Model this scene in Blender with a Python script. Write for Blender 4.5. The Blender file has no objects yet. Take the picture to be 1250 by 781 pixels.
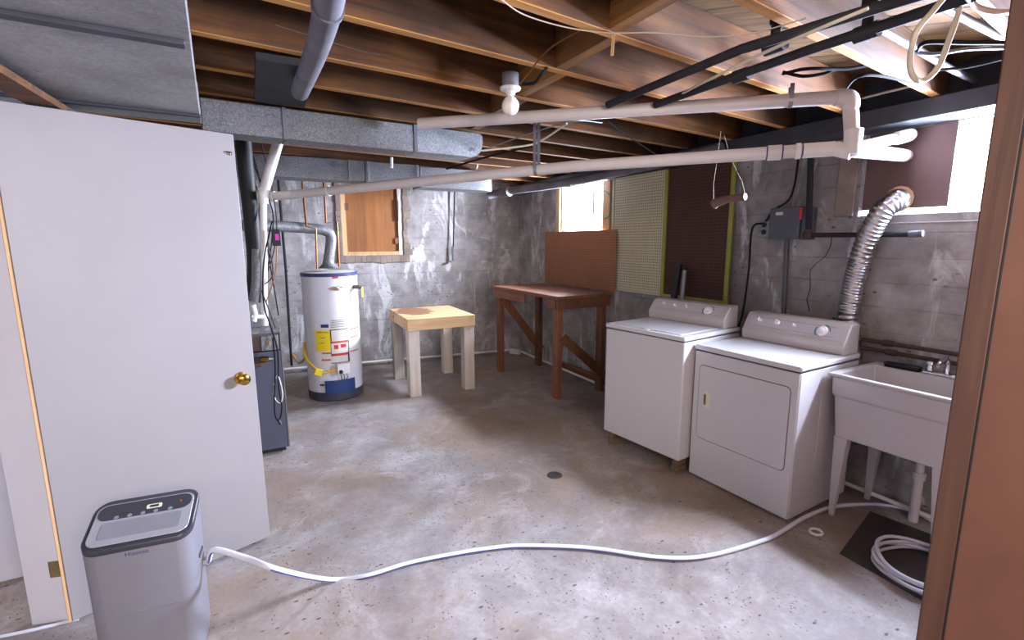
import bpy, bmesh, math, random
from mathutils import Vector, Matrix
random.seed(7)
C = bpy.context.scene.collection
S = bpy.context.scene
R = math.radians

# ------------------------------------------------------------------ camera
F, PITCH, YAW, ROLL, CAMH = 591.0, 9.28, 28.11, -0.21, 1.55
_p, _y, _r = R(PITCH), R(YAW), R(ROLL)
FW = Vector((math.sin(_y)*math.cos(_p), math.cos(_y)*math.cos(_p), -math.sin(_p)))
_rt = Vector((math.cos(_y), -math.sin(_y), 0)); _up = _rt.cross(FW)
RT = _rt*math.cos(_r) + _up*math.sin(_r); UP = _up*math.cos(_r) - _rt*math.sin(_r)
EYE = Vector((0, 0, CAMH))
cam_data = bpy.data.cameras.new('camera'); cam_data.sensor_fit = 'HORIZONTAL'; cam_data.sensor_width = 36
cam_data.lens = 36*F/1250; cam_data.clip_start = .05; cam_data.clip_end = 100
cam = bpy.data.objects.new('camera', cam_data); C.objects.link(cam)
M = Matrix((RT, UP, -FW)).transposed().to_4x4(); M.translation = EYE
cam.matrix_world = M
S.camera = cam

# ------------------------------------------------------------------ world, lights, exposure
w = bpy.data.worlds.new('sky'); S.world = w; w.use_nodes = True
w.node_tree.nodes['Background'].inputs[0].default_value = (.80, .88, 1, 1)
w.node_tree.nodes['Background'].inputs[1].default_value = 5.0
S.view_settings.view_transform = 'Standard'; S.view_settings.look = 'None'
S.view_settings.gamma = 1; S.view_settings.exposure = 0.80
S.cycles.use_denoising = True
S.cycles.max_bounces = 8; S.cycles.diffuse_bounces = 5; S.cycles.sample_clamp_indirect = 6

def area(name, loc, target, sx, sy, power, col, spread=180):
    l = bpy.data.lights.new(name, 'AREA'); l.shape = 'RECTANGLE'; l.size = sx; l.size_y = sy
    l.energy = power; l.color = col; l.spread = R(spread)
    o = bpy.data.objects.new(name, l); C.objects.link(o); o.location = loc
    o.rotation_euler = (Vector(target)-Vector(loc)).to_track_quat('-Z', 'Y').to_euler()
    return o
area('window_daylight', (3.53, .84, 1.94), (1.2, 1.15, 1.25), .80, .44, 410, (.68, .74, 1))       # sky at the right window
area('window_daylight', (3.62, 4.42, 1.95), (1.2, 4.75, 1.2), .74, .40, 360, (.74, .79, 1))       # sky at the far window
area('fill_light', (-1.3, -1.3, 2.1), (1.6, 3.0, .7), 1.4, .8, 20, (1, .89, .84))      # added soft warm fill from behind the camera, not a lamp in the room
area('fill_light', (.5, -1.5, 2.1), (1.6, 3.0, 1.0), 1.2, .8, 60, (1, .88, .82))  # second added fill, lifts the shaded areas

# ------------------------------------------------------------------ helpers
def ray(px, py): return FW*F + RT*(px-625) - UP*(py-390.5)
def at(px, py, ax, v):
    d = ray(px, py); i = 'xyz'.index(ax); t = (v-EYE[i])/d[i]; return EYE + d*t
def dep(px, py, depth): return EYE + ray(px, py)/F*depth

class MB:
    def __init__(s): s.v = []; s.f = []
    def add(s, vs, fs):
        n = len(s.v); s.v += [tuple(v) for v in vs]; s.f += [tuple(i+n for i in f) for f in fs]; return s
    def box(s, x0, x1, y0, y1, z0, z1, m=None):
        vs = [Vector((x, y, z)) for x in (x0, x1) for y in (y0, y1) for z in (z0, z1)]
        if m is not None: vs = [m @ v for v in vs]
        return s.add(vs, [(0,1,3,2), (4,6,7,5), (0,4,5,1), (2,3,7,6), (0,2,6,4), (1,5,7,3)])
    def bar(s, a, b, w, h, up=(0, 0, 1)):
        a = Vector(a); b = Vector(b); d = (b-a); L = d.length; d.normalize()
        r = d.cross(Vector(up)).normalized(); u = r.cross(d)
        m = Matrix((d, r, u)).transposed().to_4x4(); m.translation = a
        return s.box(0, L, -w/2, w/2, -h/2, h/2, m)
    def tube(s, pts, r, n=10, smooth=0, caps=True):
        pts = [Vector(p) for p in pts]
        if smooth: pts = crom(pts, smooth)
        N = len(pts); rad = r if isinstance(r, (list, tuple)) else [r]*N
        if len(rad) != N: rad = [rad[min(len(rad)-1, int(i*len(rad)/N))] for i in range(N)]
        t0 = (pts[1]-pts[0]).normalized()
        u = t0.orthogonal().normalized(); vs = []
        for i, p in enumerate(pts):
            t = (pts[min(i+1, N-1)]-pts[max(i-1, 0)]).normalized()
            u = (u - t*u.dot(t)).normalized(); w_ = t.cross(u)
            for k in range(n):
                a = 2*math.pi*k/n; vs.append(p + (u*math.cos(a)+w_*math.sin(a))*rad[i])
        fs = [(i*n+k, i*n+(k+1) % n, (i+1)*n+(k+1) % n, (i+1)*n+k) for i in range(N-1) for k in range(n)]
        if caps: fs += [tuple(range(n-1, -1, -1)), tuple((N-1)*n+k for k in range(n))]
        return s.add(vs, fs)
    def lathe(s, prof, n=24, c=(0, 0, 0), axis=None, caps=True):
        # prof: (radius, height) pairs; axis: direction vector
        c = Vector(c); ax = Vector(axis or (0, 0, 1)).normalized(); u = ax.orthogonal().normalized(); w_ = ax.cross(u)
        if axis is None: u = Vector((1, 0, 0)); w_ = Vector((0, 1, 0))
        vs = [c + ax*h + (u*math.cos(2*math.pi*k/n)+w_*math.sin(2*math.pi*k/n))*r for r, h in prof for k in range(n)]
        fs = [(i*n+k, i*n+(k+1) % n, (i+1)*n+(k+1) % n, (i+1)*n+k) for i in range(len(prof)-1) for k in range(n)]
        if caps: fs += [tuple(range(n-1, -1, -1)), tuple((len(prof)-1)*n+k for k in range(n))]
        return s.add(vs, fs)
    def prism(s, poly, ax, a, b):
        # poly in the two other axes (ax 'y': (x,z); 'x': (y,z); 'z': (x,y)) extruded a..b
        def P(p, q):
            return {'y': (p[0], q, p[1]), 'x': (q, p[0], p[1]), 'z': (p[0], p[1], q)}[ax]
        n = len(poly)
        vs = [P(p, a) for p in poly]+[P(p, b) for p in poly]
        return s.add(vs, [tuple(range(n-1, -1, -1)), tuple(range(n, 2*n))]+[(k, (k+1) % n, n+(k+1) % n, n+k) for k in range(n)])

def crom(p, k):
    q = [p[0]*2-p[1]]+p+[p[-1]*2-p[-2]]; out = []
    for i in range(1, len(q)-2):
        for j in range(k):
            t = j/k; a, b, c, d = q[i-1], q[i], q[i+1], q[i+2]
            out.append(.5*((2*b)+(c-a)*t+(2*a-5*b+4*c-d)*t*t+(3*b-a-3*c+d)*t**3))
    out.append(p[-1]); return out

def obj(name, mb, mat, parent=None, bevel=0, smooth=False, origin=None, seg=2):
    me = bpy.data.meshes.new(name)
    o3 = Vector(origin) if origin is not None else Vector((0, 0, 0))
    me.from_pydata([tuple(Vector(v)-o3) for v in mb.v], [], mb.f); me.update()
    bm = bmesh.new(); bm.from_mesh(me); bmesh.ops.recalc_face_normals(bm, faces=bm.faces); bm.to_mesh(me); bm.free()
    me.materials.append(mat)
    o = bpy.data.objects.new(name, me); C.objects.link(o)
    if parent is not None: o.parent = parent
    o.location = o3
    if smooth:
        for p in me.polygons: p.use_smooth = True
        try: me.set_sharp_from_angle(angle=R(40))
        except Exception: pass
    if bevel:
        b = o.modifiers.new('bevel', 'BEVEL'); b.width = bevel; b.segments = seg; b.limit_method = 'ANGLE'; b.angle_limit = R(35)
        if seg > 1:
            for p in me.polygons: p.use_smooth = True
            try: me.set_sharp_from_angle(angle=R(60))
            except Exception: pass
            b.harden_normals = False
    return o
def tag(o, label=None, cat=None, group=None, kind=None):
    if label: o['label'] = label
    if cat: o['category'] = cat
    if group: o['group'] = group
    if kind: o['kind'] = kind
    return o
def thing(name, loc=(0, 0, 0), rz=0, label=None, cat=None, group=None, kind=None):
    o = bpy.data.objects.new(name, None); C.objects.link(o); o.location = loc; o.rotation_euler = (0, 0, rz)
    o.empty_display_size = .1
    return tag(o, label, cat, group, kind)
def single(name, mb, mat, label, cat, group=None, **k):
    z = min(v[2] for v in mb.v); b = min(mb.v, key=lambda v: v[2])
    return tag(obj(name, mb, mat, None, origin=(b[0], b[1], z), **k), label, cat, group)
def copy_tree(o, parent=None):
    c = o.copy(); C.objects.link(c); c.parent = parent
    for ch in o.children: copy_tree(ch, c)
    return c
def text_obj(txt, size, mat, parent, mw, name='lettering', extr=.0006, wrap=None):
    cu = bpy.data.curves.new('t', 'FONT'); cu.body = txt; cu.size = size; cu.extrude = extr; cu.align_x = 'CENTER'; cu.align_y = 'CENTER'
    cu.resolution_u = 3
    t = bpy.data.objects.new('t', cu); C.objects.link(t)
    dg = bpy.context.evaluated_depsgraph_get(); me = bpy.data.meshes.new_from_object(t.evaluated_get(dg))
    bpy.data.objects.remove(t); bpy.data.curves.remove(cu)
    for v in me.vertices: v.co = wrap(v.co) if wrap else mw @ v.co
    me.materials.clear(); me.materials.append(mat); me.name = name
    o = bpy.data.objects.new(name, me); C.objects.link(o); o.parent = parent
    return o

# ------------------------------------------------------------------ materials
def lin(h):
    h = h.lstrip('#'); c = [int(h[i:i+2], 16)/255 for i in (0, 2, 4)]
    return tuple([(x/12.92 if x <= .04045 else ((x+.055)/1.055)**2.4) for x in c]+[1])
class Mat:
    def __init__(s, name, rough=.6, metal=0, spec=None):
        s.m = bpy.data.materials.new(name); s.m.use_nodes = True; s.n = s.m.node_tree.nodes; s.l = s.m.node_tree.links
        s.b = s.n['Principled BSDF']; s.b.inputs['Roughness'].default_value = rough; s.b.inputs['Metallic'].default_value = metal
        if spec is not None: s.b.inputs['Specular IOR Level'].default_value = spec
        s.tc = s.n.new('ShaderNodeTexCoord')
    def mapping(s, scale=(1, 1, 1), rot=(0, 0, 0), src='Object', rnd=False):
        m = s.n.new('ShaderNodeMapping'); m.inputs['Scale'].default_value = scale; m.inputs['Rotation'].default_value = rot
        s.l.new(s.tc.outputs[src], m.inputs['Vector'])
        if rnd:
            oi = s.n.new('ShaderNodeObjectInfo'); mm = s.math('MULTIPLY', oi.outputs['Random'], 37.0)
            cx = s.n.new('ShaderNodeCombineXYZ')
            for i in range(3): s.l.new(mm, cx.inputs[i])
            s.l.new(cx.outputs[0], m.inputs['Location'])
        return m.outputs[0]
    def noise(s, vec, scale, detail=4, rough=.55, dist=0):
        t = s.n.new('ShaderNodeTexNoise'); t.inputs['Scale'].default_value = scale; t.inputs['Detail'].default_value = detail
        t.inputs['Roughness'].default_value = rough; t.inputs['Distortion'].default_value = dist
        s.l.new(vec, t.inputs['Vector']); return t.outputs[0]
    def voro(s, vec, scale, rnd=1):
        t = s.n.new('ShaderNodeTexVoronoi'); t.inputs['Scale'].default_value = scale; t.inputs['Randomness'].default_value = rnd
        s.l.new(vec, t.inputs['Vector']); return t
    def ramp(s, f, stops):
        r = s.n.new('ShaderNodeValToRGB'); e = r.color_ramp.elements
        while len(e) < len(stops): e.new(.5)
        for i, (p, c) in enumerate(stops):
            e[i].position = p; e[i].color = c if len(c) == 4 else (*c, 1)
        s.l.new(f, r.inputs[0]); return r.outputs[0]
    def fr(s, f, a, b, lo=0, hi=1):
        m = s.n.new('ShaderNodeMapRange'); m.inputs['From Min'].default_value = a; m.inputs['From Max'].default_value = b
        m.inputs['To Min'].default_value = lo; m.inputs['To Max'].default_value = hi; s.l.new(f, m.inputs['Value']); return m.outputs[0]
    def mix(s, f, a, b, mode='MIX'):
        m = s.n.new('ShaderNodeMix'); m.data_type = 'RGBA'; m.blend_type = mode
        for sock, v in ((m.inputs['Factor'], f), (m.inputs[6], a), (m.inputs[7], b)):
            if hasattr(v, 'is_output'): s.l.new(v, sock)
            else: sock.default_value = v
        return m.outputs[2]
    def math(s, op, a, b=0.0, c=None):
        m = s.n.new('ShaderNodeMath'); m.operation = op
        for i, v in enumerate((a, b) if c is None else (a, b, c)):
            if hasattr(v, 'is_output'): s.l.new(v, m.inputs[i])
            else: m.inputs[i].default_value = v
        return m.outputs[0]
    def col(s, c):
        if hasattr(c, 'is_output'): s.l.new(c, s.b.inputs['Base Color'])
        else: s.b.inputs['Base Color'].default_value = c
        return s
    def rough(s, r): s.l.new(r, s.b.inputs['Roughness']); return s
    def bump(s, h, strength=.3, dist=.01):
        b = s.n.new('ShaderNodeBump'); b.inputs['Strength'].default_value = strength; b.inputs['Distance'].default_value = dist
        s.l.new(h, b.inputs['Height']); s.l.new(b.outputs[0], s.b.inputs['Normal']); return s
K4 = lambda *c: (*c, 1)

def plain(name, c, rough=.6, metal=0, vary=.08, spec=None):
    m = Mat(name, rough, metal, spec); c = lin(c) if isinstance(c, str) else c
    v = m.noise(m.mapping((1, 1, 1)), 6, 4)
    m.col(m.mix(m.fr(v, .3, .7), tuple([x*(1-vary) for x in c[:3]]+[1]), tuple([min(1, x*(1+vary)) for x in c[:3]]+[1])))
    return m.m
def wood(name, dark, light, axis='x', rough=.75, k=1, vary=.5, bump=.25, spots=False):
    m = Mat(name, rough); sc = {'x': (.7*k, 14*k, 14*k), 'y': (14*k, .7*k, 14*k), 'z': (14*k, 14*k, .7*k)}[axis]
    v = m.mapping(sc, rnd=True); g = m.noise(v, 2.2, 6, .62, .6); big = m.noise(m.mapping((1.3, 1.3, 1.3), rnd=True), 1.7, 3)
    c = m.ramp(g, [(.28, lin(dark)), (.72, lin(light))])
    c = m.mix(m.fr(big, .35, .68, 0, vary), c, tuple([x*.45 for x in lin(dark)[:3]]+[1]))
    oi = m.n.new('ShaderNodeObjectInfo'); hsv = m.n.new('ShaderNodeHueSaturation')
    m.l.new(m.fr(oi.outputs['Random'], 0, 1, .75, 1.25), hsv.inputs['Value']); m.l.new(c, hsv.inputs['Color']); c = hsv.outputs[0]
    m.col(c); m.bump(g, bump, .004); return m.m

def concrete_wall():
    m = Mat('board_formed_concrete', .88, spec=.2); v = m.mapping((1, 1, 1), src='Object')
    big = m.noise(v, 1.1, 5, .6); med = m.noise(v, 6, 6, .65); fine = m.noise(v, 60, 4, .7)
    c = m.ramp(med, [(.25, lin('#7e7774')), (.5, lin('#a19b98')), (.78, lin('#bdb9b7'))])
    c = m.mix(m.fr(big, .40, .62, 0, .55), c, lin('#5a534c'))
    st = m.noise(m.mapping((2.5, 2.5, .9)), 1.6, 6, .7, 1.0)
    c = m.mix(m.fr(st, .54, .62, 0, .65), c, lin('#d0cecd'))           # efflorescence and lime stains
    # joints between the form boards, every 0.145 m of height
    sx = m.n.new('ShaderNodeSeparateXYZ'); m.l.new(m.tc.outputs['Object'], sx.inputs[0])
    wob = m.math('MULTIPLY', m.noise(v, 2.0, 3), .02)
    zz = m.math('DIVIDE', m.math('ADD', sx.outputs[2], wob), .145); frac = m.math('FRACT', zz)
    dj = m.math('ABSOLUTE', m.math('SUBTRACT', frac, .5)); j = m.fr(dj, .455, .5)
    c = m.mix(m.math('MULTIPLY', j, m.fr(m.noise(v, 3.2, 3), .42, .68, 0, .5)), c, lin('#453f3a'))
    pit = m.voro(m.mapping((1, 1, 1.6)), 13); ps = m.fr(pit.outputs['Distance'], .09, .19, 1, 0)
    keep = m.fr(m.noise(v, 3.0, 2), .50, .60)
    pk = m.math('MULTIPLY', ps, keep); c = m.mix(m.math('MULTIPLY', pk, .75), c, lin('#3b3531'))
    m.col(c)
    h = m.math('ADD', m.math('MULTIPLY', med, .5), m.math('MULTIPLY', fine, .35))
    h = m.math('SUBTRACT', h, m.math('MULTIPLY', pk, .7)); h = m.math('SUBTRACT', h, m.math('MULTIPLY', j, .25))
    m.bump(h, .55, .015); return m.m
def concrete_floor():
    m = Mat('worn_concrete_floor', .5, spec=.35); v = m.mapping((1, 1, 1))
    big = m.noise(v, .9, 6, .62, .5); med = m.noise(v, 3.8, 8, .7, .4); fine = m.noise(v, 45, 5, .7)
    c = m.ramp(med, [(.28, lin('#7f7674')), (.5, lin('#9b938f')), (.75, lin('#b8b3b0'))])
    c = m.mix(m.fr(big, .44, .58, 0, .70), c, lin('#957c66'))
    c = m.mix(m.fr(m.noise(m.mapping((1, 1, 1), (0, 0, 2)), .8, 6, .65), .50, .62, 0, .50), c, lin('#655a50'))
    st = m.noise(m.mapping((1, 1, 1), (0, 0, .6)), 2.1, 9, .72, 1.3)
    c = m.mix(m.fr(st, .52, .68, 0, .50), c, lin('#c6c1be'))
    c = m.mix(m.fr(fine, .35, .70, .0, .35), c, lin('#6f6660'))
    red = m.noise(v, 22, 6, .85); c = m.mix(m.fr(red, .56, .66, 0, .45), c, lin('#80604f'))
    f1 = m.voro(m.mapping((1.0, 2.1, 1), (0, 0, .9)), 15); k1 = m.fr(f1.outputs['Distance'], .13, .20, 1, 0)
    msk = m.fr(m.noise(v, 1.3, 3), .42, .50); k1 = m.math('MULTIPLY', k1, msk)
    f2 = m.voro(m.mapping((1.8, 1, 1), (0, 0, .4)), 31); k2 = m.math('MULTIPLY', m.fr(f2.outputs['Distance'], .12, .20, 1, 0), msk)
    sel = m.fr(m.noise(v, 8, 1), .50, .56); k = m.math('MAXIMUM', m.math('MULTIPLY', k1, sel), m.math('MULTIPLY', k2, m.math('SUBTRACT', 1.0, sel)))
    c = m.mix(m.math('MULTIPLY', k, .85), c, lin('#43372f'))
    m.col(c); m.rough(m.fr(med, .3, .7, .42, .72))
    h = m.math('SUBTRACT', m.math('ADD', m.math('MULTIPLY', med, .6), m.math('MULTIPLY', fine, .25)), m.math('MULTIPLY', k, .5))
    m.bump(h, .28, .012); return m.m
def galvanized(name='galvanized_sheet', a='#6e6f70', b='#858686', rough=.45):
    m = Mat(name, rough, .5); v = m.mapping((1, 1, 1)); g = m.voro(v, 95); s = m.noise(v, 120, 3, .8)
    r = m.n.new('ShaderNodeSeparateColor'); m.l.new(g.outputs['Color'], r.inputs[0])
    c = m.ramp(r.outputs[0], [(.1, lin(a)), (.9, lin(b))]); c = m.mix(m.fr(s, .45, .72, 0, .55), c, lin('#b9bcbf'))
    c = m.mix(m.fr(m.noise(v, 2.3, 4), .42, .7, 0, .5), c, lin('#4e4a46'))
    m.col(c); m.rough(m.fr(r.outputs[1], 0, 1, rough-.08, rough+.2)); return m.m
def peg(name, base, hole, sp=.0254):
    m = Mat(name, .7, spec=.3); sx = m.n.new('ShaderNodeSeparateXYZ'); m.l.new(m.tc.outputs['Object'], sx.inputs[0])
    a = m.math('SUBTRACT', m.math('FRACT', m.math('DIVIDE', sx.outputs[1], sp)), .5); b = m.math('SUBTRACT', m.math('FRACT', m.math('DIVIDE', sx.outputs[2], sp)), .5)
    d = m.math('SQRT', m.math('ADD', m.math('MULTIPLY', a, a), m.math('MULTIPLY', b, b))); k = m.fr(d, .16, .26, 1, 0)
    bc = m.mix(m.fr(m.noise(m.mapping((1, 1, 1)), 4, 4), .35, .7, 0, .4), lin(base), tuple([x*.75 for x in lin(base)[:3]]+[1]))
    m.col(m.mix(k, bc, lin(hole))); m.bump(m.math('SUBTRACT', 1.0, k), .5, .004); return m.m

MT = dict(
    concrete=concrete_wall(), floor=concrete_floor(), galv=galvanized(), galv_trunk=galvanized('light_galvanized_sheet', '#9a9a99', '#a5a5a4', .65), galv_dark=galvanized('dull_galvanized_sheet', '#626262', '#737374', .55),
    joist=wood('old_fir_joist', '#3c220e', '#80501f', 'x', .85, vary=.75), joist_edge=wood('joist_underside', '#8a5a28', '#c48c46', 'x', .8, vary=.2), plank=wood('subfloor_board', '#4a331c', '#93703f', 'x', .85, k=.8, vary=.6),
    block=wood('fir_blocking', '#643e1a', '#aa7637', 'y', .8, vary=.3),
    beam=plain('dark_beam_paint', '#33343a', .6, vary=.25), black=plain('matt_black', '#141416', .6), blackpipe=plain('black_iron', '#2b2a2e', .75, vary=.3, spec=.2),
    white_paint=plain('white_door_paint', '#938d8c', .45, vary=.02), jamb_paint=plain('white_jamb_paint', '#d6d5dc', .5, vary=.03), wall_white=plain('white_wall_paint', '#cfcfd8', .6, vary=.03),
    enamel=plain('white_enamel', '#c9c5c4', .25, vary=.01), enamel_top=plain('white_enamel_top', '#cecbca', .2, vary=.01), cream=plain('cream_plastic', '#d8cfae', .4),
    console=plain('warm_white_plastic', '#c6beb8', .35, vary=.02), knob=plain('knob_white', '#e8e4df', .3), seam=plain('seam_shadow_gap', '#4a4644', .7),
    pvc=plain('white_pvc', '#cdc4c0', .4, vary=.05), pvc_white=plain('bright_pvc', '#e4e0da', .35, vary=.04), iron=plain('grey_cast_iron', '#66646a', .7, .1, vary=.3),
    chrome=plain('chrome', '#d8d8da', .12, 1, vary=.05), foil=plain('aluminium_foil', '#bcb9ba', .28, 1, vary=.2), steel=plain('bright_steel', '#8d8e90', .42, .9, vary=.2),
    brass=plain('polished_brass', '#b48a3a', .18, 1, vary=.15), oldbrass=plain('tarnished_brass', '#8f7f58', .5, .7, vary=.5), copper=plain('copper_pipe', '#9a6238', .4, .8, vary=.3),
    oldblock=wood('old_block_wood', '#5e4a38', '#8a7055', 'x', .8, vary=.3), rawwood=wood('raw_pine', '#b98d5c', '#d9b384', 'z', .7, vary=.1, bump=.1), legwhite=wood('whitewashed_post', '#b5a796', '#d2c8bc', 'z', .7, vary=.1, bump=.1),
    benchwood=wood('reddish_bench_wood', '#5a3420', '#8c5a3a', 'z', .6, vary=.35), bench_h=wood('reddish_bench_board', '#5e3724', '#926040', 'y', .6, vary=.35),
    hardboard=plain('brown_hardboard', '#7d5039', .65, vary=.15), partition=plain('brown_partition_board', '#654130', .6, vary=.12), partition_trim=wood('brown_partition_trim', '#4f3324', '#694533', 'z', .6, vary=.2),
    plywood=wood('orange_plywood', '#84501f', '#b8743a', 'z', .55, k=.5, vary=.4), mauve=plain('brown_infill_panel', '#5f4541', .7, vary=.15),
    peg_cream=peg('cream_pegboard', '#c2bb9b', '#46402f', .0254), peg_brown=peg('dark_brown_pegboard', '#4f342c', '#241812', .0254), peg_tan=peg('tan_pegboard', '#96684a', '#6a4630', .0254),
    olive=plain('yellow_green_paint', '#8f8f32', .5, vary=.15), cream_trim=plain('cream_trim_paint', '#b8b092', .6), yellow=plain('yellow_tag', '#e6c91c', .5, vary=.03), yellow_hose=plain('yellow_coated_gas_flex', '#d9a713', .35),
    blue=plain('dark_blue_enamel', '#1f3c6c', .4, vary=.1), navy=plain('navy_rim', '#2b3460', .4), darkbase=plain('dark_grey_base', '#3a3a44', .6, vary=.2), tank=plain('white_tank', '#d4d1d3', .25, vary=.02),
    paper=plain('printed_paper', '#cfcabf', .6, vary=.12), paper_dark=plain('dark_print', '#2a2a2e', .6), redprint=plain('orange_red_print', '#c0492a', .6), silver=plain('silver_badge', '#a5a19a', .3, .8),
    furn=plain('blue_grey_cabinet', '#4f515f', .45, .2, vary=.08), furn_dark=plain('brown_grey_metal', '#6a5d58', .5, .4, vary=.2), dehum=plain('silver_grey_plastic', '#86848a', .38, .25, vary=.03),
    dehum_l=plain('light_silver_plastic', '#a3a3a9', .3, .3, vary=.03), dehum_d=plain('charcoal_plastic', '#34343a', .35), louvre=plain('grey_louvre_plastic', '#8b8a90', .45, .2), hose=plain('white_vinyl_hose', '#d5d4dc', .3), hose_blue=plain('blue_hose_stripe', '#3a4a86', .4),
    string=plain('old_string', '#a99c8a', .8), cable=plain('white_cable', '#cfc5ac', .5), blackcable=plain('black_cable', '#1c1c20', .85, spec=.15), browncable=plain('brown_cable', '#4d3b30', .85, spec=.15), teal=plain('green_wire', '#2f8f70', .5),
    bulb=plain('frosted_bulb_glass', '#e9ddd2', .2), porcelain=plain('white_porcelain', '#cfcdcb', .25), green=plain('console_print_green', '#2c8a86', .5), mat=plain('dark_rubber_mat', '#3a3634', .85, vary=.3), elec=plain('grey_electrical_box', '#55565c', .5, .3), red=plain('red_switch', '#c02a1e', .5),
    pink=plain('magenta_sticker', '#d02fa0', .5), mortar=plain('rough_mortar', '#837468', .9, vary=.3), sill=plain('dusty_white_sill', '#c4bfba', .8, vary=.15), sash=plain('white_sash_paint', '#dcdad6', .5), tub=plain('white_tub_plastic', '#beb8b5', .35, vary=.02), rust=plain('rusty_iron', '#4c3a30', .8, .3, vary=.4), led=plain('red_led_lens', '#ff4a26', .4), display=plain('display_surround', '#d5d0ba', .4),
)
def glass():
    m = bpy.data.materials.new('window_glass'); m.use_nodes = True; n = m.node_tree.nodes; l = m.node_tree.links; n.clear()
    o = n.new('ShaderNodeOutputMaterial'); t = n.new('ShaderNodeBsdfTransparent'); g = n.new('ShaderNodeBsdfGlossy'); x = n.new('ShaderNodeMixShader')
    g.inputs['Roughness'].default_value = .05; x.inputs[0].default_value = .06; t.inputs[0].default_value = (.95, .97, .97, 1)
    l.new(t.outputs[0], x.inputs[1]); l.new(g.outputs[0], x.inputs[2]); l.new(x.outputs[0], o.inputs[0]); return m
MT['glass'] = glass()
def table_top_mat():
    m = Mat('pine_top_with_brown_stain', .6); v = m.mapping((1, 12, 12)); g = m.noise(v, 2.2, 6, .6, .5)
    c = m.ramp(g, [(.3, lin('#b9905f')), (.7, lin('#dcb889'))])
    sx = m.n.new('ShaderNodeSeparateXYZ'); m.l.new(m.tc.outputs['Object'], sx.inputs[0])
    nz = m.noise(m.mapping((1, 1, 1)), 9, 5, .7)
    dx = m.math('SUBTRACT', sx.outputs[0], .20); dy = m.math('SUBTRACT', sx.outputs[1], .55)
    d = m.math('SQRT', m.math('ADD', m.math('MULTIPLY', dx, m.math('MULTIPLY', dx, 2.2)), m.math('MULTIPLY', dy, dy)))
    d = m.math('ADD', d, m.math('MULTIPLY', m.math('SUBTRACT', nz, .5), .35)); k = m.fr(d, .27, .30, .85, 0)
    k = m.math('MAXIMUM', k, m.fr(m.noise(m.mapping((1, 1, 1)), 14, 3), .64, .67, 0, .6))
    m.col(m.mix(k, c, lin('#7a4a30'))); return m.m
MT['table_top'] = table_top_mat()

# ================================================================== THE SETTING
WX = 3.27                 # inner face of the right wall
H = 2.26                  # underside of the joists
BA = R(-5.5)              # back wall is slightly out of square
BP = Vector((3.27, 5.92, 0))
tag(obj('floor', MB().box(-3.0, 3.7, -2.2, 6.8, -.12, 0), MT['floor']), 'grey worn concrete basement floor with pits and pale stains', None, None, 'structure')

def courses(mb, u0, u1, z0, z1, d0, d1, h=.145, ax='x'):
    """board-formed wall area: one slightly proud band for each form board"""
    z = math.floor(z0/h)*h
    while z < z1-1e-4:
        a, b = max(z, z0), min(z+h, z1); rnd = random.Random(int(round(z/h))*7+3).uniform(0, .005)
        if b-a > .002:
            if ax == 'x': mb.box(d0+rnd, d1, u0, u1, a, b)      # wall facing -x
            else: mb.box(u0, u1, d0+rnd, d1, a, b)              # wall facing -y (local)
        z += h
    return mb
W1 = (4.07, 4.87, 1.66, 2.16)     # far window opening y0,y1,z0,z1
W2 = (.42, 1.66, 1.69, 2.16)      # right window opening
mb = MB(); y1_ = 5.95
courses(mb, -2.2, y1_, 0, W1[2], WX, WX+.3)
for a, b in ((-2.2, W2[0]), (W2[1], W1[0]), (W1[1], y1_)): courses(mb, a, b, W1[2], 2.16, WX, WX+.3)
courses(mb, W2[0], W2[1], W1[2], W2[2], WX, WX+.3)
mb.box(WX+.05, WX+.3, -2.2, y1_, 2.16, 2.48)
wr = tag(obj('wall_right', mb, MT['concrete']), 'board-formed concrete wall behind the washer and dryer', None, None, 'structure')
# back wall, local x runs left from the corner
wb = thing('wall_back', BP, BA, 'board-formed concrete wall behind the water heater', None, None, 'structure')
HX0, HX1, HZ0, HZ1 = -2.295, -1.585, 1.385, 2.21        # boarded opening
mb = MB(); courses(mb, -5.2, .3, 0, HZ0, 0, .25, ax='y')
courses(mb, -5.2, HX0, HZ0, 2.46, 0, .25, ax='y'); courses(mb, HX1, .3, HZ0, 2.46, 0, .25, ax='y'); courses(mb, HX0, HX1, HZ1, 2.46, 0, .25, ax='y')
obj('wall_face', mb, MT['concrete'], wb)
tag(obj('wall_left', courses(MB(), 2.95, 6.7, 0, 2.46, -1.75, -1.55), MT['concrete']), None, None, None, 'structure')
tag(obj('wall_left', MB().box(-3.0, -.93, 2.9, 2.95, 0, 2.44), MT['wall_white']), 'white painted panel wall behind the open door', None, None, 'structure')
tag(obj('wall_left', MB().box(-3.1, -3.0, -2.2, 2.95, 0, 2.44), MT['wall_white']), None, None, None, 'structure')
tag(obj('wall_near', MB().box(-3.1, 3.6, -2.3, -2.2, 0, 2.44), MT['wall_white']), None, None, None, 'structure')

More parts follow.
